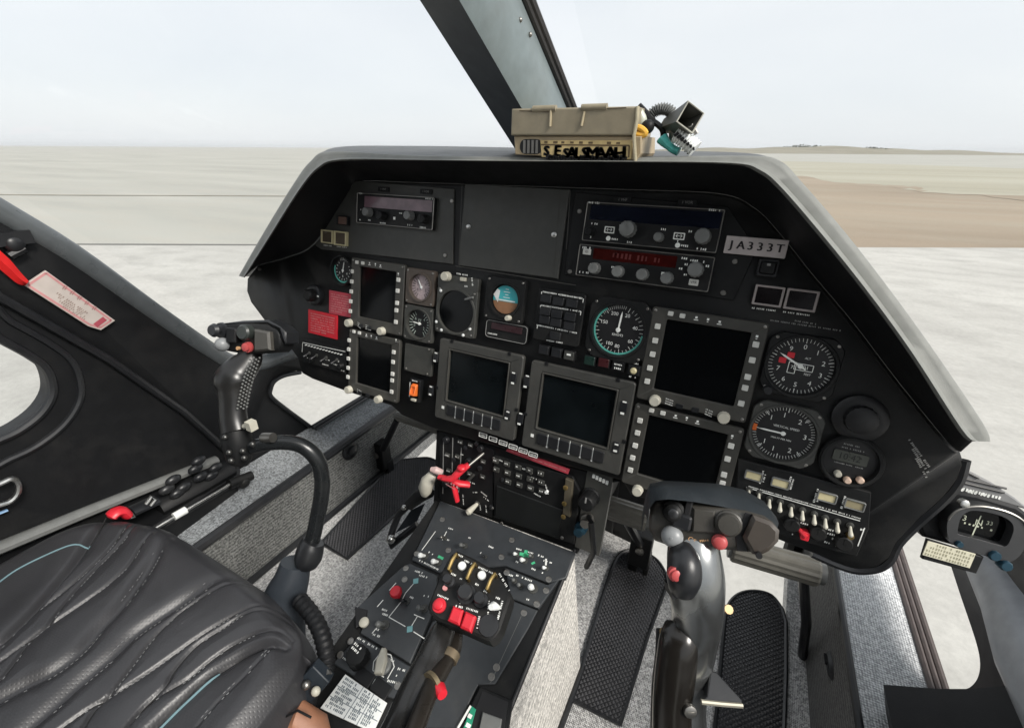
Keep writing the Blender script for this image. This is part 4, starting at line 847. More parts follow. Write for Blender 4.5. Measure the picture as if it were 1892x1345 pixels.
I = gauge('oil_gauge', 'small faded pinkish twin-scale gauge above a darker one', 'gauge', z('D', 1135, 340), .0235, .066, 'sq', bezel_mt=mat('warm_bezel', (.07, .055, .045), .5, grime=.2), dial=mat('pinkish_dial', (.42, .34, .35), .5, var=.3, vs=200))
def lg(m): ticks(m, .010, .0155, 30, 150, 9, .0008, I.zd); ticks(m, .010, .0155, 210, 330, 9, .0008, I.zd); digits(m, [('4', 60), ('2', 120), ('8', 240), ('5', 300)], .0075, .005, I.zd)
legend(I, lg, mat('dark_print', (.04, .035, .04), .6), k=1.45); needle(I, 330, .016, .0017, mt=TAPE)
I = gauge('fuel_gauge', 'small dark twin-scale gauge below the pinkish one', 'gauge', z('D', 1118, 665), .0265, .067, 'sq', bezel_mt=DGRY)
def lg(m): ticks(m, .012, .0175, 30, 150, 9, .0009, I.zd); ticks(m, .012, .0175, 210, 330, 9, .0009, I.zd); digits(m, [('4', 50), ('2', 130), ('0', 250), ('6', 310)], .009, .0055, I.zd); m.text('FT', 0, .004, .005, I.zd)
legend(I, lg, mat('greenish_print', (.50, .58, .52), .6), k=1.45); needle(I, 275, .017, .002)
I = Inst('blank_plate', 'plain dark blanking plate above the orange guarded switch', 'blank plate', z('D', 1110, 970)); q = zz('D', (1000,845),(1245,885),(1225,1120),(985,1090)); x, y, w, h = I.rect(q); m = MB(); m.rbox(x, y, w, h, -.010, -.001, .002, .0006); I.part('plate', m, DGRY)
for p in ((1210,895),(1195,1110),(1010,1060)): mscrew(I, *z('D', *p), .0022, -.001)
I = Inst('guarded_switch', 'orange guarded switch in a white-edged slot beside the lower left display', 'switch', z('D', 1090, 1255)); m = MB(); m.ring(.026, .046, .017, .034, -.010, .002, .002, .0015); b = I.part('housing', m, BLK2)
m = MB(); m.rbox(0, 0, .017, .034, -.010, -.006, .001, .0004); I.part('recess', m, DIAL); m = MB(); m.T = Matrix.Rotation(R(-14), 4, 'X'); m.rbox(0, .001, .0125, .024, -.004, .006, .002, .001); m.ring(.0125, .022, .008, .012, .005, .009, .002, .0015); I.part('guard', m, ORNG)
m = MB(); m.quad(-.0115, 0, .0016, .030, .0026); I.part('edge_stripe', m, WHT); legend(I, lambda m: m.dashes(-.007, .020, .007, .020, .003, .0026)); m = MB(); m.rbox(0, -.019, .012, .005, .001, .005, .001, .0006); I.part('latch', m, CREAM)
# red placards
for lab, q, mt_, th in (('red text placard touching the upper left display frame', zz('D', (305,365),(503,405),(500,615),(305,570)), REDP, 0), ('deeper red text placard below the black knob', zz('D', (128,540),(380,590),(378,805),(120,745)), RED, 1)):
    c = (sum(p[0] for p in q)/4, sum(p[1] for p in q)/4); I = Inst('warning_placard', lab, 'placard', c, group='red placards'); x, y, w, h = I.rect(q); m = MB(); m.rbox(x, y, w, h, -.0095, -.006+.001*th, .001, .0004); I.part('plate', m, mt_)
    def lg(m):
        n = 8
        for k in range(n): yy = y+h*(.36-.72*k/(n-1)); m.dashes(x-w*.40, yy, x+w*(.42 if k < n-1 else .15), yy, .0026, -.0054+.001*th, .8)
    legend(I, lg, PINK)
I = Inst('rotary_knob', 'black rotary knob with a white index beside the red placards', 'knob', z('D', 190, 410)); m = MB(); m.lathe([(.022, -.008), (.022, .001), (.019, .003), (.016, .003)], n=30); b = I.part('escutcheon', m, SATIN); m = MB(); m.lathe([(.0135, .002), (.013, .016), (.010, .019)], n=26, flute=-.08); I.part('cap', m, BLK); m = MB(); m.quad(.017, 0, .006, .003, .0036); I.part('index', m, WHT)
I = Inst('dimmer_knob', 'plain black dimmer knob on the bare panel right of the dials', 'knob', z('F', 1680, 800)); m = MB(); m.lathe([(.030, -.008), (.030, -.001), (.026, .002), (.020, .002)], n=34); b = I.part('escutcheon', m, DIAL); m = MB(); m.lathe([(.0185, .002), (.0175, .010), (.013, .012)], n=34, flute=-.05); I.part('cap', m, DIAL)
# left switch strip
I = Inst('switch_panel', 'small left switch panel with a striped white legend', 'switch panel', z('D', 280, 940)); q = zz('D', (90,825),(475,905),(475,1080),(85,935)); x, y, w, h = I.rect(q); m = MB(); m.rbox(x, y-.004, w, h+.016, -.010, -.001, .001, .0006); pl = I.part('plate', m, BLK)
def lg(m):
    m.line(*I.p(*z('D', 90, 830)), *I.p(*z('D', 470, 912)), .0012, -.0004); m.line(*I.p(*z('D', 90, 835)), *I.p(*z('D', 85, 915)), .0012, -.0004)
    for k in range(13):
        u, v = I.p(*z('D', 130+k*26, 852+k*7)), I.p(*z('D', 110+k*26, 838+k*7)); m.line(*u, v[0], v[1]-.004, .0022, -.0004)
    for a, b in (((265,1020),(320,1035)), ((290,980),(330,990)), ((360,1020),(410,1035)), ((380,990),(415,1000)), ((425,1075),(460,1085)), ((118,940),(145,990))): cap(I, m, *z('D', *a), *z('D', *b), .003, -.0004)
legend(I, lg)
for p in ((150,925),(215,945),(300,965),(395,985)): toggle(I, *z('D', *p), .014, .0024, SATIN, lean=(-.3, -.6), z0=-.001, par=pl)
for p in ((170,985),(440,1035)): knob(I, *z('D', *p), .006, .010, BLK, z0=-.001, par=pl)
# digital clock lower right
I = gauge('digital_clock', 'round digital clock with three cream buttons in the lower right of the panel', 'clock', z('F', 1615, 1095), .029, .070, 'round')
m = MB(); m.rbox(-.001, .004, .038, .015, I.zd, I.zd+.001, .002, .0003); I.part('window', m, mat('grey_lcd', (.055, .06, .05), .3)); m = MB(); m.text('10:42', -.002, .004, .0125, I.zd+.0013, sx=.9); I.part('digits', m, DIAL)
legend(I, lambda m: (m.dashes(-.013, .0155, .012, .0155, .0022, I.zd), m.dashes(-.012, .0205, .006, .0205, .0022, I.zd), m.dashes(-.016, -.0065, .016, -.0065, .0018, I.zd)), GREYW)
for p, mt_ in (((1525,1180),CREAM),((1590,1225),mat('peach_button', (.62, .46, .36), .5)),((1680,1225),MT['peach_button'] if 'peach_button' in MT else CREAM)):
    m = MB(); u = I.p(*z('F', *p)); m.lathe([(.0044, I.zd), (.0044, .001), (.003, .003)], *u, n=14); I.part('button', m, mt_)
# right switch panel
I = Inst('switch_panel', 'long right switch panel with a row of white toggles and four amber lamps', 'switch panel', z('G', 1210, 530)); q = zz('G', (800,255),(1660,470),(1545,880),(730,560)); 
m = MB(); m.prism([I.p(*p) for p in zz('G', (790,240),(1665,462),(1650,700),(1570,880),(1440,850),(1080,740),(775,560))], -.010, -.001, .001); pl = I.part('plate', m, BLK)
for k, p in enumerate(((893,350),(1068,398),(1372,490),(1553,540))):
    m = MB(); u = I.p(*z('G', *p)); m.mi = 0; m.ring(.0225, .0135, .019, .0105, -.002, .0025, .002, .0015, *u, *u, .0005); m.mi = 1; m.rbox(*u, .0188, .0103, -.002, .001, .001, .0004); I.part('lamp', m, [GREYP, AMBER if k < 3 else mat('dull_amber', (.30, .26, .16), .4)])
def lg(m):
    for a in ((945,360),(1125,400),(1300,480),(1480,520)):
        u = I.p(*z('G', *a)); m.dashes(u[0], u[1]-.010, u[0]+.0002, u[1]+.010, .0026, 0); m.dashes(u[0]+.0034, u[1]-.008, u[0]+.0036, u[1]+.008, .0022, 0)
    m.line(*I.p(*z('G', 845, 425)), *I.p(*z('G', 1590, 645)), .0011, 0)
    cap(I, m, *z('G', 860, 418), *z('G', 1600, 632), .0018, 0)
    for a, b in (((1200,655),(1255,672)), ((1380,700),(1435,715)), ((1375,725),(1430,740)), ((1390,755),(1425,765)), ((1355,780),(1400,795)), ((1430,805),(1475,818)), ((1130,725),(1155,735)), ((1590,700),(1625,705))): cap(I, m, *z('G', *a), *z('G', *b), .0030, 0)
    m.line(*I.p(*z('G', 1620, 690)), *I.p(*z('G', 1575, 810)), .0012, 0)
legend(I, lg)
for p in ((865,440),(930,462),(998,500),(1068,520),(1140,550),(1213,575),(1290,600),(1362,625),(1440,650),(1525,675)): toggle(I, *z('G', *p), .0145, .0026, CREAM, lean=(.05, -.75), z0=-.001, par=pl)
for p in ((1140,655),(1310,710),(1478,775)): knob(I, *z('G', *p), .0105, .011, BLK, z0=-.001, par=pl)
m = MB(); u = I.p(*z('G', 1215, 705)); m.T = Matrix.Translation((*u, 0)); m.rbox(.003, -.004, .010, .013, -.001, .009, .002, .001); m.tube([(-.008, .003, .002), (.004, -.004, .010)], [.0025, .0035], 8); I.part('guard', m, RED, parent=pl)
m = MB(); u = I.p(*z('G', 1520, 735)); m.lathe([(.0045, 0), (.0045, .006), (.003, .008)], *u, n=12); I.part('stud', m, BRASS, parent=pl)
# ------------------------------------------------------------------ helpers for shapes measured along the view
def tubepx(m, pts, n=16, k=4, flat=1.0, ref=None, caps=True):
    """pts: (px, py, depth, width in px); a smooth round body through them"""
    P = [(At(x, y, d), w/2*d/F) for x, y, d, w in pts]
    S = smooth([Vector((p.x, p.y, p.z, r)) for p, r in P], k)
    return m.tube([Vector(s[:3]) for s in S], [s[3] for s in S], n, caps, flat, ref)
# ------------------------------------------------------------------ what is on the centre console
C_ = lambda *p: zz('H', *p)
con = lambda *p: CON.uv(*z('H', *p))
def cplate(T, name, pts, h0, h1, mt, ch=.0008, par=None):
    m = MB(); m.prism([CON.uv(*p, h1) for p in C_(*pts)], h0, h1, ch); return T.part(name, ptow(m, CON), mt, parent=par, world=True)
I = Inst('radio_stack', 'black radio stack of small keys under the red warning strip', 'radio', z('H', 1130, 560), CON)
cplate(I, 'faceplate', ((880,310),(1430,455),(1480,560),(1440,930),(880,740)), -.006, .006, BLK)
cplate(I, 'door', ((900,520),(1360,690),(1330,890),(890,740)), .005, .0085, mat('recess_black', (.006, .007, .007), .5))
rnd = random.Random(5)
for r_ in range(3):
    for c in range(5):
        x, y = 905+c*78+r_*4, 335+c*22+r_*62
        if r_ == 2 and c < 1: continue
        m = MB(); u = I.p(*z('H', x, y)); m.rbox(*u, .0125, .0095, .005, .0088, .001, .0006); b = I.part('key', m, DGRY)
        m = MB(); m.dashes(u[0]-.004, u[1]+.001, u[0]+.004, u[1]+.001, .0030, .0092, .8); I.part('legend', m, WHT, parent=b)
for p in ((890,320),(1150,420),(880,665),(945,770),(1365,870),(1420,975)): mscrew(I, *z('H', *p), .0032, .006)
def lg(m):
    for a, b in (((1170,560),(1225,590)), ((1250,500),(1270,570)), ((1090,390),(1130,400)), ((1150,450),(1190,465)), ((930,330),(960,345))): cap(I, m, *z('H', *a), *z('H', *b), .003, .0066)
legend(I, lg); m = MB(); m.lathe([(.003, .006), (.003, .012)], *I.p(*z('H', 1262, 548)), n=10); I.part('stud', m, TAPE)
I = Inst('warning_strip', 'long narrow red warning strip below the middle displays', 'placard', z('H', 1185, 345), CON, h=.008)
cplate(I, 'plate', ((985,250),(1408,408),(1395,440),(962,278)), .004, .008, REDP)
legend(I, lambda m: (cap(I, m, *z('H', 1000, 275), *z('H', 1385, 415), .0022, .0006)), PINK)
I = Inst('caption_strip', 'row of small white outlined caption boxes above the red strip', 'placard', z('H', 970, 215), PAN, h=-.003)
for k in range(6):
    a, b = z('H', 775+k*70, 145+k*27), z('H', 835+k*70, 168+k*27); u, v = I.p(*a), I.p(*b); c = ((u[0]+v[0])/2, (u[1]+v[1])/2-.003)
    m = MB(); m.rbox(*c, .018, .0095, -.004, 0, .0008, .0003); t = I.part('tile', m, BLK2); m = MB(); m.ring(.0172, .0088, .0150, .0066, 0, .0006, .0006, .0004, *c, *c, .0002); m.dashes(c[0]-.005, c[1], c[0]+.005, c[1], .0028, .0006); I.part('caption', m, WHT, parent=t)
# engine levers on the left of the console
I = Inst('lever_quadrant', 'black slotted lever quadrant on the left face of the console', 'quadrant', z('H', 690, 450), CON)
cplate(I, 'plate', ((500,135),(880,270),(870,740),(500,610)), -.004, .003, BLK2)
for (a, b) in (((535,200),(530,570)), ((600,180),(595,420)), ((660,250),(640,560))):
    m = MB(); m.line(*I.p(*z('H', *a)), *I.p(*z('H', *b)), .0022, .0036); I.part('slot_line', m, GREYW)
def lg(m):
    for a, b in (((655,295),(675,300)), ((740,560),(770,560)), ((790,550),(840,590)), ((670,575),(675,650)), ((790,650),(795,700)), ((830,650),(835,700)), ((815,590),(850,620)), ((700,480),(750,500)), ((540,300),(560,305))): cap(I, m, *z('H', *a), *z('H', *b), .0028, .0038)
legend(I, lg)
rq = random.Random(11)
for k in range(14):
    x, y = 560+(k % 4)*82+rq.uniform(-12, 12), 190+(k//4)*105+(k % 4)*20+rq.uniform(-10, 10)
    if k % 3 == 0: knob(I, *z('H', x, y), .0065, .008, SATIN, z0=.003, mark=True)
    else:
        m = MB(); u = I.p(*z('H', x, y)); m.rbox(*u, .011, .008, .002, .0055, .001, .0006); b_ = I.part('key', m, DGRY); m = MB(); m.dashes(u[0]-.004, u[1], u[0]+.004, u[1], .0026, .0059, .8); I.part('legend', m, WHT, parent=b_)
for p in ((770,220),(790,390),(950,470),(870,660),(610,330),(690,250)):
    m = MB(); u = I.p(*z('H', *p)); m.lathe([(.0045, .003), (.0045, .007), (.003, .008)], *u, n=12); I.part('stud', m, SATIN)
def lever(label, pts, parts, cat='lever', group=None):
    T = Thing('engine_lever', label, cat, Matrix.Translation(CON.pt(*z('H', *pts[0]), 0)), group)
    return T
T = lever('red winged engine lever on a grey shaft, the upper one beside the radio stack', ((800,300),), None, group='red engine levers')
W_ = lambda x, y, h: CON.pt(*z('H', x, y), h)
m = MB(); m.tube([W_(810,290,.0), W_(690,390,.040)], .0035, 10); T.part('shaft', m, STEEL, world=True)
m = MB(); m.tube([W_(705,372,.036), W_(650,410,.046), W_(590,470,.056), W_(520,470,.060)], [.0065, .0095, .0085, .004], 12, flat=.65); T.part('handle', m, RED, world=True)
m = MB(); m.ball(W_(655,395,.048), .0085, sq=(1.1, 1.1, .7)); T.part('boss', m, RED, world=True)
T = lever('lower red engine lever with white letters, below the winged one', ((760,430),), None, group='red engine levers')
m = MB(); m.tube([W_(740,440,.0), W_(690,490,.03)], .0035, 10); T.part('shaft', m, STEEL, world=True)
m = MB(); m.tube([W_(705,512,.030), W_(640,505,.044), W_(560,475,.050), W_(497,458,.050)], [.0075, .0085, .0080, .0065], 12, flat=.75); T.part('handle', m, RED, world=True)
m = MB(); m.tube([W_(600,515,.046), W_(612,570,.046), W_(625,628,.044)], [.007, .0065, .0055], 12, flat=.7); T.part('tail', m, RED, world=True)
m = MB(); m.T = CON.M(*CON.uv(*z('H', 590, 505), .056), .0585); m.dashes(-.016, .004, .014, -.002, .006, 0, .7, .0065); m.dashes(-.012, -.004, .008, -.008, .003, 0); T.part('lettering', m, PINK, world=True)
T = Thing('engine_lever', 'cream rounded lever knob with a pinkish tip beside the red levers', 'lever', Matrix.Translation(W_(480,430,.0)))
m = MB(); m.tube([W_(520,430,-.01), W_(450,480,.028)], .0045, 10); T.part('shaft', m, STEEL, world=True)
m = MB(); m.tube([W_(450,440,.026), W_(418,490,.034), W_(398,545,.036), W_(392,580,.034)], [.010, .0165, .0165, .009], 16, flat=.75); T.part('grip', m, CREAM, world=True)
m = MB(); m.tube([W_(515,430,.022), W_(470,410,.030), W_(440,405,.032)], [.007, .0075, .005], 12); T.part('tip', m, mat('pinkish_tip', (.58, .42, .40), .45), world=True)
T = Thing('engine_lever', 'small white bat lever at the foot of the console', 'lever', Matrix.Translation(W_(765,640,.0)))
m = MB(); m.tube([W_(770,640,0), W_(735,672,.018), W_(700,705,.030), W_(690,712,.032)], [.003, .005, .0065, .004], 12); T.part('bat', m, CREAM, world=True)
m = MB(); m.lathe([(.006, 0), (.006, .004), (.004, .005)], n=12); m.v = [CON.w(v.x+con(770,640)[0], v.y+con(770,640)[1], v.z) for v in m.v]; T.part('collar', m, STEEL, world=True)
# right edge of the console: terminal strip, big knob, connectors
I = Inst('terminal_strip', 'worn brass coloured terminal strip at the right edge of the console', 'bracket', z('H', 1395, 600), CON)
cplate(I, 'bracket', ((1380,470),(1430,490),(1410,740),(1360,715)), .004, .014, mat('olive_metal', (.16, .14, .10), .45, metal=.6))
for p in ((1400,510),(1392,620),(1385,710)): mscrew(I, *z('H', *p), .0045, .014, BRASS)
T = Thing('control_knob', 'large black fluted knob at the right edge of the console', 'knob', CON.M(*con(1560,590), 0))
m = MB(); m.lathe([(.017, -.012), (.017, .004), (.0145, .006), (.0145, .030), (.012, .033), (.006, .034)], n=28, flute=-.06); T.part('cap', m, BLK)
m = MB(); m.lathe([(.021, -.016), (.021, -.008)], n=28); T.part('collar', m, SATIN); m = MB(); m.box(0, .008, .0345, .0025, .010, .0008); T.part('index', m, GREYW)
T = Thing('cable_connector', 'pair of blue-banded cable connectors under the large black console knob', 'connector', CON.M(*con(1510,820), 0))
for k, (a, b) in enumerate(((1500,800),(1545,740))):
    u = con(a, b); c = con(1510,820); m = MB(); m.lathe([(.010, -.02), (.010, .004), (.0115, .005), (.0115, .012), (.008, .013), (.008, .026)], u[0]-c[0], u[1]-c[1], n=18, flute=-.04); T.part('shell', m, BLUE if k == 0 else STEEL)
m = MB(); q0 = CON.pt(*z('H', 1545, 740), .02); m.tube([q0, q0+Vector((.012, -.03, .02)), q0+Vector((.02, -.02, -.05)), q0+Vector((.0, .02, -.14))], .005, 10); T.part('cable', m, BLK2, world=True)
m = MB(); m.box(.012, .04, -.004, .045, .16, .012); T.part('mounting_flange', m, DGRY)
m = MB()
for k in range(5): m.rbox(.002+.006*k, .105-.001*k, .0045, .007, .002, .004, .0006, .0003)
T.part('legend', m, WHT)

# ------------------------------------------------------------------ pedestal panels
i_ = lambda *p: z('I', *p)
def ppanel(label, cat, pts, mt=BLK, h=.003, ctr=None, name='switch_panel', group='pedestal switch panels'):
    c = ctr or (sum(p[0] for p in pts)/len(pts), sum(p[1] for p in pts)/len(pts)); I = Inst(name, label, cat, i_(*c), PED, group=group)
    m = MB(); m.prism([I.p(*i_(*p)) for p in pts], -.006, h, .0012); I.pl = I.part('plate', m, mt); I.hh = h; return I
PBLK = mat('pedestal_paint', (.030, .034, .038), .42, bump=.25, grime=.15)
def fast(I, *ps):
    for p in ps:
        m = MB(); u = I.p(*i_(*p)); m.lathe([(.0052, I.hh), (.0052, I.hh+.001), (.0042, I.hh+.0012), (.004, I.hh+.0004), (.0012, I.hh+.0004)], *u, n=16); m.box(*u, I.hh+.0008, .006, .0014, .0008); I.part('fastener', m, STEEL, parent=I.pl)
def cap2(I, m, *seg):
    for a, b in seg: m.dashes(*I.p(*i_(*a)), *I.p(*i_(*b)), .0034, I.hh+.0004)
def wl(I, m, a, b, w=.0014): m.line(*I.p(*i_(*a)), *I.p(*i_(*b)), w, I.hh+.0004)
I = ppanel('front pedestal panel with green marked switches, next to the console', 'switch panel', ((868,20),(1655,322),(1600,470),(1500,500),(1250,400),(860,440),(700,365)), PBLK)
fast(I, (880,130),(1285,250),(730,330),(1225,350),(1500,480),(915,310))
def lg(m):
    cap2(I, m, ((915,180),(945,190)), ((895,240),(918,252)), ((1025,232),(1055,245)), ((1150,285),(1178,298)), ((1095,320),(1110,330)), ((745,368),(860,425)), ((1430,335),(1470,350)), ((1310,300),(1345,310)), ((1470,370),(1520,385)), ((1400,415),(1420,425)), ((1460,440),(1480,450)), ((1380,320),(1410,330)), ((800,320),(825,335)), ((1300,370),(1320,380)))
    wl(I, m, (840,200), (760,310)); wl(I, m, (905,200), (880,250)); wl(I, m, (1485,360), (1483,420), .003)
legend(I, lg)
legend(I, lambda m: (wl(I, m, (790,330), (760,345), .004), wl(I, m, (855,345), (885,360), .005), wl(I, m, (1330,330), (1400,345), .006), wl(I, m, (1370,310), (1350,380), .006), wl(I, m, (1400,390), (1420,380), .004)), mat('bright_green_print', (.06, .45, .22), .6))
for (p, L, r, mt_) in (((895,240),.014,.0026,STEEL), ((1010,285),.016,.0034,GREYP), ((780,345),.018,.0042,TAPE), ((855,380),.018,.0042,TAPE), ((1360,370),.016,.0036,TAPE), ((1485,415),.014,.0028,TAPE), ((1315,335),.012,.0028,TAPE), ((1130,350),.010,.002,SATIN), ((1400,345),.010,.0024,GREYP)): toggle(I, *i_(*p), L, r, mt_, lean=(-.1, -.55), z0=I.hh, par=I.pl)
I = ppanel('right pedestal panel with one large white toggle beside the collective head', 'switch panel', ((1245,410),(1490,510),(1560,480),(1440,650),(1280,590)), PBLK)
fast(I, (1485,545),(1430,625),(1255,440))
legend(I, lambda m: cap2(I, m, ((1310,455),(1400,490)), ((1370,595),(1395,603)), ((1260,450),(1290,460)), ((1330,510),(1350,525))))
for (p, L, r, mt_) in (((1410,535),.020,.0048,TAPE), ((1335,520),.014,.003,GREYP), ((1300,490),.010,.003,GREYP)): toggle(I, *i_(*p), L, r, mt_, lean=(0, -.35), z0=I.hh, par=I.pl)
I = ppanel('pedestal panel with white and teal flow lines and a red knob', 'switch panel', ((690,385),(850,455),(850,560),(810,700),(690,970),(400,795),(440,690),(385,640),(640,410)), PBLK)
fast(I, (667,415),(660,480))
def lg(m):
    for a, b in (((725,490),(665,560)), ((640,610),(568,700)), ((568,700),(665,755)), ((712,785),(775,825)), ((690,770),(735,695)), ((715,685),(775,710)), ((610,500),(570,545)), ((535,600),(500,640)), ((500,760),(470,795)), ((665,560),(640,610))): wl(I, m, a, b)
    cap2(I, m, ((720,430),(770,445)), ((745,455),(795,470)), ((690,580),(710,590)), ((520,650),(560,665)), ((530,680),(560,690)), ((475,800),(520,815)), ((770,575),(800,580)), ((495,770),(520,780)))
legend(I, lg)
for p in ((725,490),(690,770)):
    m = MB(); m.quad(*I.p(*i_(*p)), .009, .009, I.hh+.0005, .6); I.part('flow_symbol', m, MT['faded_teal'] if 'faded_teal' in MT else mat('faded_teal', (.20, .42, .44), .6))
m = MB(); u = I.p(*i_(625, 580)); m.lathe([(.0035, I.hh), (.003, .012), (.0095, .016), (.0105, .021), (.0085, .025), (.003, .026)], *u, n=20); I.part('knob', m, RED, parent=I.pl)
for (p, L, r, mt_) in (((675,610),.013,.003,SATIN), ((545,745),.018,.0046,GREYP), ((775,650),.017,.004,GREYP)): toggle(I, *i_(*p), L, r, mt_, lean=(-.2, -.5), z0=I.hh, par=I.pl)
I = ppanel('rear left pedestal panel with black knob and cream selector', 'switch panel', ((395,805),(690,985),(640,1190),(545,1160),(240,968)), PBLK)
fast(I, (345,840),(285,920),(620,1100))
def lg(m):
    cap2(I, m, ((385,820),(500,885)), ((355,870),(385,885)), ((330,900),(350,910)), ((300,935),(320,950)), ((560,940),(600,960)), ((620,1000),(670,1015)), ((560,1070),(620,1085)), ((610,1040),(630,1050)))
    wl(I, m, (480,960), (520,905)); wl(I, m, (480,960), (475,1010)); wl(I, m, (520,905), (580,920)); wl(I, m, (490,1060), (465,1110)); wl(I, m, (475,1010), (540,1050)); wl(I, m, (580,920), (600,990)); wl(I, m, (600,990), (560,1060))
legend(I, lg)
knob(I, *i_(400, 945), .0165, .022, BLK, z0=I.hh, par=I.pl); m = MB(); u = I.p(*i_(405, 910)); m.dashes(u[0]-.007, u[1]+.004, u[0]+.007, u[1]+.002, .004, I.hh+.0228); m.dashes(u[0]-.007, u[1]-.002, u[0]+.007, u[1]-.004, .004, I.hh+.0228); I.part('knob_legend', m, WHT)
m = MB(); u = I.p(*i_(535, 985)); m.T = Matrix.Translation((*u, 0)) @ Matrix.Rotation(R(25), 4, 'Z'); m.lathe([(.013, I.hh), (.013, I.hh+.004), (.011, I.hh+.006)], n=24); I.part('selector_base', m, GREYP)
m = MB(); m.T = Matrix.Translation((*u, 0)) @ Matrix.Rotation(R(25), 4, 'Z'); m.prism([(-.006, -.014), (.006, -.014), (.0075, .004), (.003, .020), (-.003, .020), (-.0075, .004)], I.hh+.006, .020, .002); I.part('selector', m, CREAM)
for p in ((428,1050),(525,1115)):
    m = MB(); u = I.p(*i_(*p)); m.T = Matrix.Translation((*u, 0)) @ Matrix.Rotation(R(-3), 4, 'Z'); m.rbox(0, 0, .030, .018, I.hh-.001, I.hh+.003, .001, .0006); I.part('key', m, BLK2, parent=I.pl)
I = ppanel('bare right pedestal plate behind the collective', 'blank plate', ((1280,595),(1435,655),(1380,760),(1185,1085),(1085,1090),(960,1345),(560,1345),(690,990),(820,720)), PBLK, .0005, name='blank_plate', group=None)
fast(I, (1355,672),(1195,990),(1165,1045)); legend(I, lambda m: wl(I, m, (1340,690), (1160,1080), .0008), GREYP)
I = Inst('storage_recess', 'open black recess at the rear right corner of the pedestal', 'recess', i_(1190, 1250), PED)
m = MB(); q = [I.p(*i_(*p)) for p in ((1100,1105),(1290,1185),(1260,1400),(960,1400))]; m.prism(q, -.004, .0035, .001); I.part('rim', m, BLK)
m = MB(); m.prism([I.p(*i_(*p)) for p in ((1115,1130),(1265,1195),(1235,1400),(1010,1400))], .003, .0042, .0003); I.part('well', m, DIAL)
m = MB(); m.prism([I.p(*i_(*p)) for p in ((1120,1260),(1230,1300),(1215,1400),(1090,1400))], .004, .010, .001); I.part('liner', m, GREYP)
I = Inst('exit_label', 'green and white label at the rear edge of the pedestal', 'label', i_(1035, 1280), PED, h=.004)
m = MB(); m.prism([I.p(*i_(*p)) for p in ((1050,1215),(1075,1235),(1045,1345),(1000,1345))], -.003, .001, .0003); I.part('panel', m, mat('sign_green', (.02, .28, .16), .45)); m = MB(); m.line(*I.p(*i_(1045, 1215)), *I.p(*i_(970, 1345)), .003, .0014); m.quad(*I.p(*i_(1040, 1275)), .006, .005, .0014); m.quad(*I.p(*i_(1030, 1330)), .007, .005, .0014); I.part('marking', m, WHT)
I = Inst('checklist_card', 'white printed checklist card on the rear left of the pedestal', 'card', i_(370, 1190), PED, h=.001)
m = MB(); m.prism([I.p(*i_(*p)) for p in ((312,1030),(552,1195),(470,1370),(165,1228))], -.003, .0015, .0004); cdp = I.part('sheet', m, TAPE)
m = MB()
for k in range(9):
    t = .08+.1*k; a = (312-147*t, 1030+198*t); b = (552-82*t, 1195+175*t)
    P = lambda f: I.p(*i_(a[0]+(b[0]-a[0])*f, a[1]+(b[1]-a[1])*f))
    m.dashes(*P(.05), *P(.40 if k % 3 else .30), .0036, .0019, .8); m.dashes(*P(.50), *P(.66), .0036, .0019, .8); m.dashes(*P(.74), *P(.92 if k % 2 else .86), .0036, .0019, .8)
I.part('print', m, mat('grey_print', (.16, .19, .21), .7), parent=cdp)
m = MB()
for f in (.45, .70): m.line(*I.p(*i_(312+240*f, 1030+165*f)), *I.p(*i_(165+305*f, 1228+142*f)), .0012, .0018)
for t in (.33, .63): m.line(*I.p(*i_(312-147*t, 1030+198*t)), *I.p(*i_(552-82*t, 1195+175*t)), .0010, .0018)
I.part('ruling', m, mat('grey_rule', (.22, .25, .27), .7), parent=cdp)
I = Inst('latch', 'small silver latch in the dark notch on the left pedestal edge', 'latch', i_(410, 700), PED)
m = MB(); m.prism([I.p(*i_(*p)) for p in ((370,640),(445,660),(435,720),(375,765))], -.004, .0045, .001); I.part('notch', m, DIAL); m = MB(); u = I.p(*i_(427, 735)); m.lathe([(.008, .004), (.008, .008), (.005, .010)], *u, n=14); I.part('catch', m, CREAM)
T = Thing('skin_patch_pad', 'skin-brown pad added between seat and pedestal at the bottom edge', 'pouch', Matrix.Translation(At(545, 1335, .60)))  # made-up pad in place of a skin-coloured patch
m = MB(); m.tube([At(522,1340,.62), At(550,1325,.62), At(578,1345,.62), At(600,1400,.62)], [.012, .021, .022, .016], 14, flat=.6); T.part('pad', m, SKINB, world=True); m = MB(); m.tube([At(522,1326,.605), At(550,1312,.603), At(575,1325,.603)], .0016, 6); T.part('seam', m, BLK2, world=True)

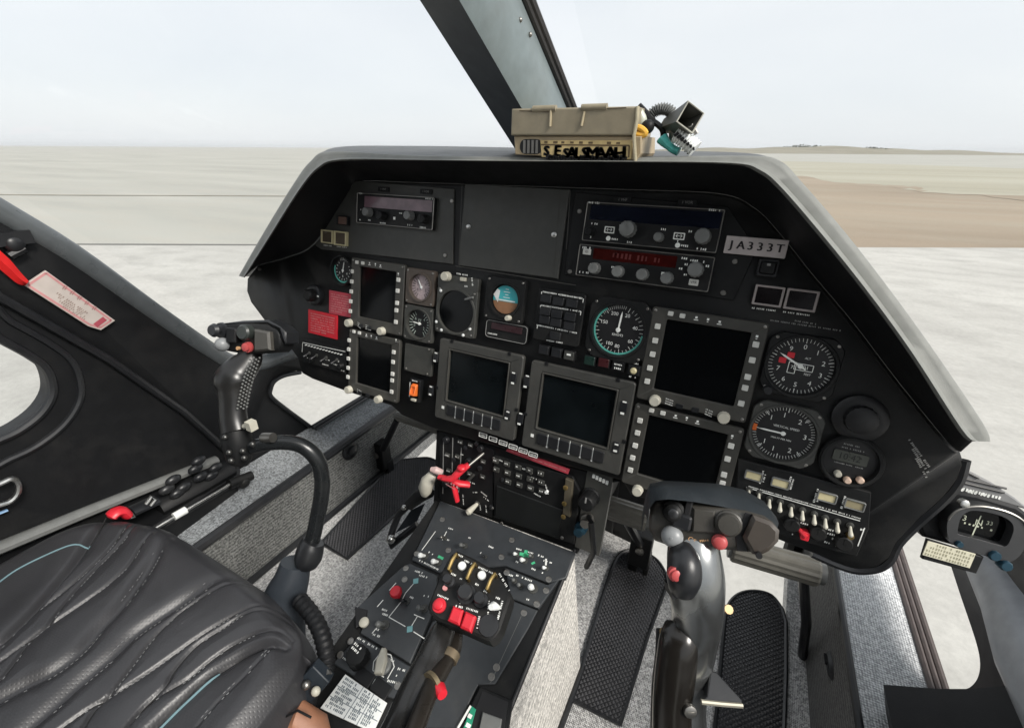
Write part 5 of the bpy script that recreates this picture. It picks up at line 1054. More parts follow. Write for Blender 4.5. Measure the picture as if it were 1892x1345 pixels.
# ------------------------------------------------------------------ collective lever
CF_ = Frame(At(868, 1103, .575), (PED.u.x, 0, 0), (0, .93, .36))
T = Thing('collective_lever', 'black collective lever with switch head, red guards and brass bars', 'control lever', Matrix.Translation(At(742, 1345, .5)))
T_ = Matrix.Identity(4)
cp_ = lambda p, h=0: CF_.uv(*i_(*p), h)
m = MB(); m.prism([cp_(p) for p in ((925,330),(960,305),(1060,350),(1200,430),(1262,520),(1278,555),(1270,600),(1215,760),(1185,810),(1150,832),(1100,815),(990,765),(850,712),(800,670),(790,630),(805,590),(870,430))], -.030, 0, .003); hd = T.part('head', ptow(m, CF_), BLK, world=True)
def hpart(name, fn, mt): m = MB(); fn(m); return T.part(name, ptow(m, CF_), mt, parent=hd, world=True)
for p in ((945,385),(1052,440),(1168,500)):
    a = cp_((p[0]+22, p[1]-42)); b = cp_((p[0]-20, p[1]+42)); hpart('guard_bar', lambda m: m.tube([(*a, 0), (*a, .008), ((a[0]+b[0])/2, (a[1]+b[1])/2, .011), (*b, .008), (*b, 0)], .0026, 8), BRASS)
for p in ((995,400),(1110,455)): hpart('push_button', lambda m: m.lathe([(.0056, 0), (.0056, .004), (.0042, .0055)], *cp_(p), n=18), TAPE)
for p, r in (((920,490),.0075),((1022,565),.012),((1105,600),.009),((1150,745),.013)): hpart('hat_switch', lambda m: m.lathe([(r*1.1, 0), (r, .003), (r*.6, .004), (r*.55, .010), (r*.85, .012), (r*.7, .014)] if r < .013 else [(r, 0), (r*.95, .002), (r*.5, .0025)], *cp_(p), n=22), SATIN)
hpart('emergency_button', lambda m: m.lathe([(.0088, 0), (.0088, .003), (.0062, .0035), (.0062, .007), (.004, .0082)], *cp_((862,630)), n=22), RED)
for q in (((950,640),(1008,665),(985,755),(918,725)), ((1022,672),(1080,700),(1050,792),(990,765))):
    pts = [cp_(p) for p in q]; hpart('switch_guard', lambda m: m.prism(pts, 0, .009, .002), RED)
hpart('toggle_switch', lambda m: m.tube([(*cp_((1205,640)), 0), (*cp_((1190,655)), .016), (*cp_((1182,672)), .022)], [.003, .0052, .0035], 10), TAPE)
hpart('stud', lambda m: m.lathe([(.0032, 0), (.0032, .003)], *cp_((895,528)), n=10), PINK)
def lg(m):
    for a, b in (((955,325),(1000,345)), ((1000,360),(1060,390)), ((1080,400),(1140,425)), ((1150,430),(1195,450)), ((850,565),(910,590)), ((955,630),(1000,640)), ((1010,640),(1100,670)), ((980,610),(1010,620)), ((930,440),(960,455)), ((980,470),(1000,475)), ((1070,500),(1100,515)), ((1120,540),(1140,550)), ((1190,580),(1215,590)), ((1150,600),(1145,680)), ((1095,690),(1080,770)), ((930,680),(918,720)), ((1230,600),(1200,720)), ((1210,440),(1275,550))): m.dashes(*cp_(a), *cp_(b), .0026, .0004)
hpart('legend', lg, WHT)
m = MB(); tubepx(m, [(*i_(905, 745), .595, 40), (*i_(880, 800), .585, 50), (*i_(845, 880), .570, 56), (*i_(805, 980), .555, 62), (*i_(750, 1090), .535, 66), (*i_(690, 1220), .515, 68), (*i_(640, 1345), .495, 72), (*i_(560, 1520), .465, 80)], 22); tb = T.part('tube', m, mat('worn_black_tube', (.015, .0148, .0145), .25, var=.3, vs=30, grime=.12), world=True)
m = MB(); tubepx(m, [(*i_(955, 800), .590, 26), (*i_(945, 880), .572, 28), (*i_(905, 955), .555, 28), (*i_(850, 1040), .535, 34), (*i_(800, 1140), .512, 34), (*i_(720, 1345), .475, 36), (*i_(660, 1500), .45, 36)], 16); T.part('twist_grip', m, mat('bronze_black', (.028, .024, .020), .3, metal=.35, grime=.1), world=True)
m = MB(); a, b = At(*i_(935, 900), .565), At(*i_(912, 945), .557); m.tube([a, b], .0115, 16); T.part('elbow', m, mat('aged_brass', (.22, .175, .115), .42, metal=.6), world=True)
m = MB(); a, b = At(*i_(828, 1072), .524), At(*i_(808, 1090), .520); m.tube([a, b], .0135, 18); T.part('ring', m, mat('dull_ring', (.26, .21, .13), .42, metal=.7), world=True)
m = MB(); c = At(*i_(862, 1118), .515); m.tube([c+Vector((-.012, 0, 0)), c, c+Vector((.007, -.004, .002))], [.005, .008, .006], 12); T.part('friction_knob', m, RED, world=True)
# ------------------------------------------------------------------ right cyclic stick
GF = Frame(At(1310, 960, .405), (1, 0, 0), (0, .52, .854))
T = Thing('cyclic_stick', 'right cyclic stick close to the viewer, red trim button and worn metal grip', 'control stick', Matrix.Translation(At(1275, 1345, .46)), 'cyclic sticks')
g_ = lambda p, h=0: GF.uv(*z('G', *p), h)
GRIPH = mat('olive_black_plastic', (.050, .047, .041), .42, bump=.3, grime=.2)
m = MB(); fr_ = [g_(p) for p in ((205,640),(215,560),(250,510),(330,505),(500,522),(680,552),(850,592),(985,640),(1050,690),(1058,730),(1040,785),(985,835),(930,860),(780,846),(560,825),(330,810),(245,780),(205,705))]
m.prism(fr_, -.060, 0, .0045); hd = T.part('head', ptow(m, GF), GRIPH, world=True, sm=50)
def hp(name, fn, mt, **k): m = MB(); fn(m); return T.part(name, ptow(m, GF), mt, parent=hd, world=True, **k)
ga = lambda p, d: At(*z('G', *p), d)
fr0 = [(200,640),(212,565),(250,512),(340,503),(500,520),(680,550),(850,590),(985,640),(1050,690)]
md0 = [(186,600),(196,500),(225,440),(330,432),(500,438),(690,462),(860,515),(1000,580),(1058,660)]
bk0 = [(182,590),(188,470),(216,402),(300,382),(480,390),(660,402),(830,440),(960,515),(1040,615)]
dz0 = [.004*math.sin(k/8*math.pi) for k in range(9)]
m = MB(); m.rings([[ga(p, .4045) for p in fr0], [ga(p, .407-d) for p, d in zip(fr0, dz0)], [ga(p, .422-d) for p, d in zip(md0, dz0)], [ga(p, .448) for p in bk0], [ga(p, .462)-Vector((0, 0, .03)) for p in bk0]], closed=False)
m.T = None; tc_ = T.part('top_cover', m, mat('slate_cover', (.022, .027, .031), .42, bump=.5, bs=500, grime=.06), parent=hd, world=True, sm=70)
hp('hat_switch', lambda m: (m.lathe([(.0105, 0), (.0100, .003), (.0075, .004), (.0065, .007), (.0078, .008), (.0075, .011), (.005, .013)], *g_((370,580)), n=24)), BLK)
hp('hat_tip', lambda m: m.lathe([(.0045, .0125), (.0045, .0155), (.003, .0165)], *g_((375,582)), n=18), SATIN)
hp('rocker', lambda m: m.rbox(*g_((425,645)), .0165, .014, 0, .007, .003, .002), SATIN)
hp('raised_pad', lambda m: m.prism([g_(p) for p in ((498,555),(640,575),(635,720),(490,715))], 0, .0045, .0015), GRIPH)
hp('round_selector', lambda m: m.lathe([(.0115, 0), (.0112, .003), (.0098, .004), (.0096, .009), (.0085, .0105), (.003, .0108)], *g_((728,660)), n=30, flute=-.02), GRIPH)
hp('trim_ball', lambda m: (m.ball((*g_((362,742)), .003), .0098, 22, 12, (1, 1, .8)), m.lathe([(.0016, .0102), (.001, .0112)], *g_((360,744)), n=10)), mat('grey_rubber', (.24, .25, .255), .4))
hp('trim_button', lambda m: m.lathe([(.0066, 0), (.0066, .002), (.0052, .0025), (.0052, .0055), (.0038, .0065)], *g_((670,780)), n=22), mat('faded_red', (.45, .07, .07), .45))
hp('paddle', lambda m: m.prism([g_(p) for p in ((885,600),(1000,642),(1056,700),(1050,770),(990,832),(930,862),(880,850),(820,745))], -.004, .0075, .003), mat('brown_plastic', (.055, .046, .038), .4, grime=.15))
hp('paddle_gap', lambda m: m.prism([g_(p) for p in ((838,590),(882,602),(818,750),(860,845),(785,840),(775,745))], -.002, .0008, .0003), DIAL)
hp('stud', lambda m: m.lathe([(.0026, 0), (.0026, .014)], *g_((918,848)), n=12), DIAL)
hp('rocker_leg', lambda m: m.rbox(*g_((465,560)), .006, .016, 0, .004, .002, .001), DIAL)
hp('legend', lambda m: (m.text('CS', *g_((490,770)), .0062, .0006, -.2), m.dashes(*g_((540,775)), *g_((600,770)), .002, .0006)), mat('orange_print', (.55, .32, .16), .6))
mm = lambda x, y, w, d: (*z('M', x, y), d, w/3.504)
m = MB(); tubepx(m, [mm(1128,60,300,.425), mm(1128,160,330,.42), mm(1140,300,350,.418), mm(1146,420,340,.42), mm(1150,520,322,.425), mm(1142,600,312,.43), mm(1122,700,304,.435), mm(1094,820,306,.438), mm(1064,950,312,.44), mm(1046,1080,306,.44), mm(1040,1279,320,.44), mm(1040,1480,330,.45)], 28, flat=.9)
WM = mat('worn_grip_metal', (.30, .31, .31), .27, metal=.92, var=.3, vs=22, grime=.05); gb = T.part('grip', m, WM, world=True, sm=60)
m = MB(); tubepx(m, [mm(1050,640,215,.43), mm(1030,720,240,.424), mm(1015,850,250,.424), mm(1000,980,250,.424), mm(985,1120,240,.424), mm(985,1300,250,.424)], 24, flat=.8); T.part('palm_rest', m, mat('dark_bronze_grip', (.012, .0105, .009), .22, grime=.06, rv=.08), world=True, sm=60)
m = MB(); tubepx(m, [mm(1050,120,150,.412), mm(1065,200,205,.402), mm(1065,300,215,.399), mm(1050,375,170,.404)], 22); bs_ = T.part('button_boss', m, SATIN, world=True, sm=60)
c = At(*z('M', 1012, 285), .388); nn_ = (CAM-c).normalized()
m = MB(); fr2 = Frame(c-nn_*.004, RT, UP); m.lathe([(.0064, -.004), (.0064, .0005), (.0048, .001), (.0048, .003), (.0035, .004)], n=24); T.part('release_button', ptow(m, fr2), MT['faded_red'], world=True)
m = MB(); q = [At(*z('M', *p), .398) for p in ((985,388),(1140,398),(1095,418),(990,448))]; q2 = [p+FW*.02 for p in q]; m.add(q+q2, [(3, 2, 1, 0), (0, 1, 5, 4), (1, 2, 6, 5), (2, 3, 7, 6), (3, 0, 4, 7)]); T.part('trigger', m, DIAL, world=True)
m = MB(); q = [At(*z('M', *p), d) for p, d in (((1238,905),.425), ((1275,915),.425), ((1442,1100),.41), ((1440,1132),.408), ((1180,1108),.405), ((1215,1070),.41))]; q2 = [p+FW*.006+Vector((0, 0, -.004)) for p in q]
m.add(q+q2, [tuple(range(6))[::-1], tuple(range(6, 12))]+[(i, (i+1) % 6, (i+1) % 6+6, i+6) for i in range(6)]); T.part('hand_rest', m, SATIN, world=True, bevel=.001)
m = MB(); m.tube([At(*z('M', *p), .405) for p in ((1175,1108),(1310,1122),(1442,1132))], .0022, 8); T.part('hand_rest_edge', m, mat('pale_edge', (.34, .32, .26), .4, metal=.5), world=True)
m = MB(); c = At(*z('M', 1105, 1172), .407); fr2 = Frame(c, RT, UP); m.lathe([(.0056, -.003), (.0056, .001), (.004, .0016)], n=18); m.box(0, 0, .0018, .006, .0012, .0006); T.part('screw', ptow(m, fr2), STEEL, world=True)
for p in ((1338,510),(945,655)):
    m = MB(); m.tube([At(*z('M', *p), .435), At(*z('M', p[0]+(18 if p[0] > 1200 else -12), p[1]), .43)], .0042, 10); T.part('side_bolt', m, mat('dull_brass', (.25, .18, .10), .45, metal=.8) if 'dull_brass' not in MT else MT['dull_brass'], world=True)
m = MB(); tubepx(m, [mm(905,640,44,.46), mm(900,800,46,.46), mm(880,1000,50,.46), mm(870,1279,50,.46)], 10); T.part('cable', m, SATIN, world=True)

# ------------------------------------------------------------------ left cyclic stick
T = Thing('cyclic_stick', 'left cyclic stick by the door, its curved black tube rising past the seat', 'control stick', Matrix.Translation(At(530, 1105, .80)), 'cyclic sticks')
k_ = lambda x, y: z('K', x, y)
LF = Frame(At(*k_(450, 250), .71), (.985, .17, 0), (-.05, .35, .93))
l_ = lambda p, h=0: LF.uv(*k_(*p), h)
m = MB(); m.prism([l_(p) for p in ((225,185),(262,150),(420,140),(600,150),(680,190),(700,230),(700,300),(690,330),(660,362),(540,372),(400,368),(300,350),(255,330),(250,250))], -.030, 0, .004); hd = T.part('head', ptow(m, LF), BLK, world=True, sm=50)
def hp(name, fn, mt): m = MB(); fn(m); return T.part(name, ptow(m, LF), mt, parent=hd, world=True)
hp('top_cover', lambda m: m.prism([l_(p) for p in ((262,150),(420,128),(600,122),(690,170),(735,215),(735,290),(725,300),(690,190),(600,150))], -.030, -.002, .002), SATIN)
hp('hat_switch', lambda m: m.lathe([(.013, 0), (.012, .004), (.007, .006), (.007, .012), (.011, .014), (.008, .019)], *l_((278,200)), n=20), SATIN)
hp('rocker', lambda m: m.rbox(*l_((375,235)), .020, .024, 0, .009, .003, .002), BLK2)
hp('round_selector', lambda m: m.lathe([(.0125, 0), (.0125, .011), (.010, .014)], *l_((475,215)), n=24, flute=-.03), mat('green_black_plastic', (.03, .035, .032), .4))
hp('trim_ball', lambda m: m.ball((*l_((298,302)), .004), .0112, 18, 10), MT['grey_rubber'])
hp('trim_button', lambda m: m.lathe([(.0085, 0), (.0085, .004), (.0065, .0045), (.0065, .009), (.0045, .010)], *l_((478,322)), n=18), MT['faded_red'])
hp('stud', lambda m: m.lathe([(.003, 0), (.003, .004)], *l_((405,330)), n=10), MT['orange_print'])
hp('paddle', lambda m: m.prism([l_(p) for p in ((540,190),(650,210),(660,345),(540,355))], -.002, .009, .003), GRIPH)
kk = lambda x, y, w, d: (*k_(x, y), d, w/3.955)
m = MB(); tubepx(m, [kk(490,350,150,.73), kk(470,420,190,.725), kk(400,500,240,.72), kk(358,565,262,.715), kk(358,630,220,.715), kk(358,700,195,.715), kk(356,780,186,.715), kk(362,860,192,.715), kk(378,930,205,.715)], 24, flat=.85); T.part('grip', m, mat('black_grip', (.013, .013, .013), .34, grime=.1), world=True, sm=60)
m = MB()          # chequered side of the grip: rows of small studs
for i in range(30):
    t = i/29; cx, cy_ = 520-95*t-10*math.sin(t*3), 400+370*t
    for j in range(4):
        if (i+j) % 2 == 0: continue
        m.ball(At(*k_(cx+(j-1.5)*22, cy_), .700+.008*abs(t-.5)+.004*(j-1.5)), .0018, 6, 4)
T.part('chequered_pad', m, GREYP, world=True)
m = MB(); m.box(*At(*k_(492, 893), .69), .012, .012, .015); m.tube([At(*k_(440, 900), .70), At(*k_(490, 893), .69)], .004, 8); T.part('lock_knob', m, CREAM, world=True)
m = MB(); tubepx(m, [kk(378,930,200,.72), kk(385,1000,205,.72), kk(400,1080,190,.722), kk(400,1150,160,.724), kk(395,1180,120,.724)], 18, k=3); cl = T.part('clamp', m, BLK, world=True)
for p in ((300,980),(330,1090),(430,1080),(345,1150),(500,1030),(440,1130)):
    m = MB(); c = At(*k_(*p), .695); m.ball(c, .0045, 10, 6); T.part('bolt', m, mat('dark_steel', (.12, .12, .115), .4, metal=.9) if 'dark_steel' not in MT else MT['dark_steel'], parent=cl, world=True)
oo = lambda x, y, w, d: (*z('O', x, y), d, w/3.957)
m = MB(); tubepx(m, [oo(330,420,100,.722), oo(440,395,104,.725), oo(570,385,108,.73), oo(680,400,110,.735), oo(770,455,112,.74), oo(830,540,112,.748), oo(852,650,112,.755), oo(845,780,110,.762), oo(820,920,108,.77), oo(790,1060,106,.775), oo(765,1160,104,.78)], 20, k=5); T.part('tube', m, mat('painted_tube', (.011, .0125, .0135), .28, grime=.06), world=True, sm=60)
m = MB(); a = At(*z('O', 420, 350), .718); m.tube([a, a+Vector((.02, .004, .004))], .008, 10); T.part('tube_clip', m, STEEL, world=True)
m = MB(); tubepx(m, [oo(790,1105,150,.775), oo(770,1150,185,.775), oo(750,1230,190,.775), oo(745,1275,150,.778)], 18, k=4); T.part('collar', m, SATIN, world=True)
m = MB(); tubepx(m, [(*z('L', 1400, 560), .778, 52), (*z('L', 1380, 640), .78, 62), (*z('L', 1350, 720), .785, 74), (*z('L', 1335, 820), .79, 80), (*z('L', 1330, 950), .80, 84)], 18, k=4); T.part('boot', m, mat('slate_leather', (.028, .034, .042), .45, bump=.6, bs=400), world=True)
T = Thing('braided_hose', 'black braided hose curving down between seat and pedestal', 'hose', Matrix.Translation(At(*z('L', 1510, 1150), .66)))
m = MB(); pth = smooth([At(*z('L', *p), d) for p, d in (((1420,740),.74), ((1470,800),.72), ((1515,880),.70), ((1540,970),.685), ((1545,1060),.675), ((1520,1130),.665))], 14)
m.tube(pth, [.0125*(1+.07*math.sin(i*1.5)) for i in range(len(pth))], 14); T.part('sleeve', m, BLK2, world=True)
m = MB(); m.tube([At(*z('L', 1535, 1090), .655), At(*z('L', 1548, 1110), .65)], .009, 10); T.part('fitting', m, STEEL, world=True)
T = Thing('seat_bracket', 'dark steel bracket with bolts at the front right corner of the seat', 'bracket', Matrix.Translation(At(*z('L', 1440, 1180), .64)))
m = MB(); q = [At(*z('L', *p), .64) for p in ((1350,1190),(1480,1050),(1560,1130),(1440,1260),(1380,1270))]; q2 = [p+FW*.02 for p in q]; n = 5
m.add(q+q2, [tuple(range(n))[::-1], tuple(range(n, 2*n))]+[(i, (i+1) % n, (i+1) % n+n, i+n) for i in range(n)]); T.part('plate', m, POSTD, world=True, bevel=.002)
for p in ((1450,1140),(1495,1170)):
    m = MB(); m.ball(At(*z('L', *p), .634), .0065, 12, 6); T.part('bolt', m, STEEL if p[0] < 1470 else CREAM, world=True)

# ------------------------------------------------------------------ left seat
SX0, SX1, SY0, SY1, SZ = -1.045, -.425, -.30, .268, 1.19
SF = FZ(SZ)
def sw(pts, k=6):
    w_ = [SF.pt(*z('V', *p)) for p in pts]; return np.array([(v.x, v.y) for v in smooth([Vector((a.x, a.y, 0)) for a in w_], k)])
seams = [sw(p) for p in (
 ((760,60),(640,210),(500,340),(350,460),(200,570),(90,670),(0,770),(-90,850)),
 ((815,55),(700,190),(560,320),(440,440),(350,540),(270,640),(160,740),(80,850),(0,950),(-90,1050)),
 ((940,75),(820,200),(740,310),(600,430),(420,550),(280,640),(140,740),(0,840),(-90,900)),
 ((1470,395),(1260,450),(1080,540),(960,630),(850,740),(740,880),(620,1030),(540,1110),(480,1200),(440,1280)),
 ((1690,600),(1560,552),(1440,562),(1260,640),(1120,720),(1000,800),(820,920),(640,1030),(500,1110),(370,1200),(280,1270)),
 ((1660,640),(1530,585),(1400,597),(1260,675),(1140,745),(1060,815),(980,910),(930,990),(800,1110),(700,1230)),
 ((1650,750),(1580,703),(1470,708),(1330,762),(1200,842),(1060,950),(900,1040),(790,1130),(700,1230)))]
valleys = [sw(p) for p in (((1045,90),(955,155),(890,270),(810,380),(680,540),(560,660),(440,790),(290,900),(130,980),(0,1050),(-110,1110)),
 ((1465,372),(1290,395),(1115,475),(945,575),(770,685),(625,815),(455,955),(300,1090),(160,1210),(60,1300)))]
rolls = [sw(p) for p in (((1615,795),(1530,782),(1400,822),(1280,885),(1160,955),(1050,1050),(940,1145),(830,1250)), ((615,70),(520,180),(430,290),(330,400),(200,545),(80,660),(0,730),(-110,810)))]
sides = [sw(p) for p in (((1560,785),(1480,880),(1370,990),(1240,1110),(1130,1240)),)]
def dist(X, Y, L):
    D = np.full(X.shape, 9.0)
    for a, b in zip(L[:-1], L[1:]):
        d = b-a; t = np.clip(((X-a[0])*d[0]+(Y-a[1])*d[1])/max(d@d, 1e-12), 0, 1); D = np.minimum(D, np.hypot(X-a[0]-t*d[0], Y-a[1]-t*d[1]))
    return D
def seat_h(X, Y):
    Z = np.full(X.shape, SZ)
    xm = (SX0+SX1)/2; u = (X-xm)/((SX1-SX0)/2)
    Z += .016*np.clip((np.abs(u)-.62)/.3, 0, 1)**1.5                     # side bolsters
    Z += .012*np.clip((Y-.02)/.22, 0, 1)**2
    allD = np.full(X.shape, 9.0)
    for L in seams: D = dist(X, Y, L); allD = np.minimum(allD, D); Z -= .0040*np.exp(-(D/.0026)**2)
    for L in valleys: D = dist(X, Y, L); allD = np.minimum(allD, np.maximum(D-.004, 0)); Z -= .0085*np.exp(-(D/.0115)**2)
    for L in rolls: D = dist(X, Y, L); allD = np.minimum(allD, D); Z -= .010*np.exp(-(D/.0065)**2)
    for L in sides: D = dist(X, Y, L); Z -= .0025*np.exp(-(D/.0025)**2)
    Z += .0050*np.minimum(allD, .030)/.030*(2-np.minimum(allD, .030)/.030)
    base = SZ+.016*np.clip((np.abs(u)-.62)/.3, 0, 1)**1.5+.012*np.clip((Y-.02)/.22, 0, 1)**2
    ed = np.maximum(np.clip((np.abs(u)-.80)/.20, 0, 1), np.clip((Y-.175)/.085, 0, 1))     # quilting dies out towards the rolled edge
    ed = ed*ed*(3-2*ed)
    return base+.004*ed+(Z-base)*(1-.80*ed)
NU, NV = 460, 420
ru, rv = 1.0, 1.0
us = np.linspace(-1.16, 1.16, NU); vs_ = np.linspace(-1.0, 1.2, NV); U, V = np.meshgrid(us, vs_, indexing='ij')
def rr_map(U, V):
    cu, cv = np.clip(U, -1, 1), np.clip(V, -1, 1); p = 7.0; mx = np.maximum(np.abs(cu), np.abs(cv))+1e-9; nn_ = (np.abs(cu)**p+np.abs(cv)**p)**(1/p)+1e-9; s_ = mx/nn_
    s_ = np.where(V < 0, 1.0, s_)
    return cu*s_, cv*s_
cu, cv = rr_map(U, V); X = (SX0+SX1)/2+cu*(SX1-SX0)/2; Y = (SY0+SY1)/2+cv*(SY1-SY0)/2
# front edge: the right corner is set back, the left one too
Y = Y-np.where(cv > 0, cv, 0)*(.028*np.clip((cu-.35)/.65, 0, 1)**1.5+.05*np.clip((-cu-.45)/.55, 0, 1)**1.5)
e = np.maximum(np.abs(np.clip(U, -1.16, 1.16)), V); ex_ = np.clip((e-1.0)/.16, 0, 1)
edge = np.clip((np.maximum(np.abs(U), np.where(V > 0, V, 0))-.86)/.14, 0, 1)
Z = seat_h(X, Y); Z = Z-.030*edge**2.2
Z = np.where(ex_ > 0, Z-.15*ex_**.9, Z)
bul = np.where(ex_ > 0, .014*np.sin(np.pi*np.clip(ex_*1.0, 0, 1)), 0)
X = X+np.where(np.abs(U) > 1, np.sign(U), 0)*bul; Y = Y+np.where(V > 1, bul, 0)
m = MB(); m.v = [Vector(p) for p in zip(X.ravel(), Y.ravel(), Z.ravel())]
m.f = [(i*NV+j, (i+1)*NV+j, (i+1)*NV+j+1, i*NV+j+1) for i in range(NU-1) for j in range(NV-1)]; m.m = [0]*len(m.f)
T = Thing('pilot_seat', 'grey-black quilted leather seat with pale blue piping', 'seat', Matrix.Translation(((SX0+SX1)/2, 0, .9)))
cu_ = T.part('cushion', m, LEATHER, world=True, sm=0); cu_.data.polygons.foreach_set('use_smooth', [True]*len(cu_.data.polygons))
def sz(p): return float(seat_h(np.array([p[0]]), np.array([p[1]]))[0])
def piping(pts, r, mt, name, dz=.001):
    L = sw(pts, 5); m = MB(); m.tube([(p[0], p[1], sz(p)+dz) for p in L], r, 8); T.part(name, m, mt, parent=cu_, world=True)
piping(((-80,490),(0,440),(120,360),(280,280),(420,222),(512,206)), .0014, PIPE, 'piping')
piping(((1242,928),(1150,1010),(1040,1110),(930,1220),(850,1300)), .0017, PIPE, 'piping')
THREAD = mat('grey_thread', (.16, .165, .17), .6)
def inner(L): return [p for p in L if abs((p[0]-(SX0+SX1)/2)/((SX1-SX0)/2)) < .90 and p[1] < .222-max(0, p[0]+.60)*.22]
def stitch(L, off, gap=.006):
    L = inner(L); m = MB(); seg = [L[i]+off*np.array([-(L[min(i+1, len(L)-1)]-L[max(i-1, 0)])[1], (L[min(i+1, len(L)-1)]-L[max(i-1, 0)])[0]])/max(1e-9, np.hypot(*(L[min(i+1, len(L)-1)]-L[max(i-1, 0)]))) for i in range(len(L))]
    ac = 0
    for a, b in zip(seg[:-1], seg[1:]):
        ln_ = np.hypot(*(b-a)); k = 0
        t = (gap-ac % gap) % gap
        while t < ln_-.003:
            p, q = a+(b-a)*t/ln_, a+(b-a)*(t+.0032)/ln_; m.tube([(p[0], p[1], sz(p)+.0006), (q[0], q[1], sz(q)+.0006)], .0006, 5); t += gap
        ac += ln_
    T.part('stitching', m, THREAD, parent=cu_, world=True)
for L in valleys: stitch(L, .0075); stitch(L, -.0075)
SEAM_SHADE = mat('seam_shade_black', (.006, .006, .006), .7)  # dark tubes added along the grooves to draw their shade
for L in seams+rolls:
    m = MB(); m.tube([(p[0], p[1], sz(p)+.0004) for p in inner(L)], .0011, 6); T.part('seam_shade', m, SEAM_SHADE, parent=cu_, world=True)
for L in seams: stitch(L, .0034)
stitch(sides[0], .003); stitch(sides[0], -.003)
m = MB(); bx = [(SX0+.03, -.34), (SX1-.03, -.34), (SX1-.05, -.24), (SX0+.05, -.24)]
loops = []
for k in range(10):
    t = k/9; yy = -.30-.14*t; zz_ = 1.16+.72*t; w = .27-.05*t**2
    loops.append([((SX0+SX1)/2+w*math.cos(a)*1.02, yy+.055*math.sin(a)*(1 if math.sin(a) > 0 else .8), zz_) for a in [2*math.pi*i/28 for i in range(28)]])
m.rings(loops, True, True); T.part('backrest', m, LEATHER, world=True, sm=60)
m = MB(); m.box((SX0+SX1)/2, -.03, 1.0, .46, .44, .14); m.box((SX0+SX1)/2, -.03, .91, .30, .40, .06); T.part('seat_base', m, BLK2, world=True, bevel=.01)

# ------------------------------------------------------------------ foot area: heel plates, pedals, brake handle
def heel(label, pts, axis, pitch=.0074, mt=None):
    q = [FLR.pt(*p) for p in pts]; T = Thing('heel_plate', label, 'heel plate', Matrix.Translation(sum(q, Vector())/len(q)), 'ridged heel plates')
    o = [(p.x, p.y) for p in q]; m = MB(); m.prism(o, .880, .886, .001); T.part('plate', m, SATIN, world=True)
    xs = [p[0] for p in o]; ys = [p[1] for p in o]; m = MB(); n = len(o)
    def inside(x, y):
        c = False
        for i in range(n):
            x1, y1 = o[i]; x2, y2 = o[i-1]
            if (y1 > y) != (y2 > y) and x < (x2-x1)*(y-y1)/(y2-y1)+x1: c = not c
        return c
    d = math.radians(axis); ca, sa = math.cos(d), math.sin(d); cx, cyy = sum(xs)/n, sum(ys)/n
    for i in range(-60, 61):
        for j in range(-60, 61):
            a, b = i*pitch, j*pitch; x, y = cx+ca*a-sa*b, cyy+sa*a+ca*b
            if inside(x, y):
                h = pitch*.40; cs = [(x+ca*u-sa*v, y+sa*u+ca*v) for u, v in ((-h, -h), (h, -h), (h, h), (-h, h))]; t = [(x+(p[0]-x)*.35, y+(p[1]-y)*.35) for p in cs]
                m.add([(*p, .886) for p in cs]+[(*p, .8890) for p in t], [(0, 1, 5, 4), (1, 2, 6, 5), (2, 3, 7, 6), (3, 0, 4, 7), (4, 5, 6, 7)])
    T.part('ridges', m, RIDGE, world=True, sm=0)
    rim_ = [Vector((p[0], p[1], .886)) for p in o]; m = MB(); m.tube(rim_+rim_[:1], .0045, 6); T.part('rim', m, SATIN, world=True)
FLR = FZ(.886)
arc_ = lambda pts: [tuple(v) for v in smooth(pts, 4)]
heel('ridged black heel plate in the left footwell', [(594,1003),(641,1032),(780,905),(812,862)]+arc_([(806,852),(790,846),(760,848),(735,853),(712,872)]), 40)
heel('ridged black heel plate between the pedestal and the right cyclic stick', [(1058,1292),(1146,1338),(1195,1180),(1232,1080)]+arc_([(1230,1060),(1215,1036),(1190,1020),(1165,1016),(1140,1030),(1120,1080)]), 45)
heel('ridged black heel plate right of the right cyclic stick', [(1312,1420),(1446,1425),(1452,1250),(1452,1150)]+arc_([(1445,1125),(1425,1100),(1395,1092),(1365,1098),(1345,1120),(1338,1160)])+[(1326,1300)], 45)
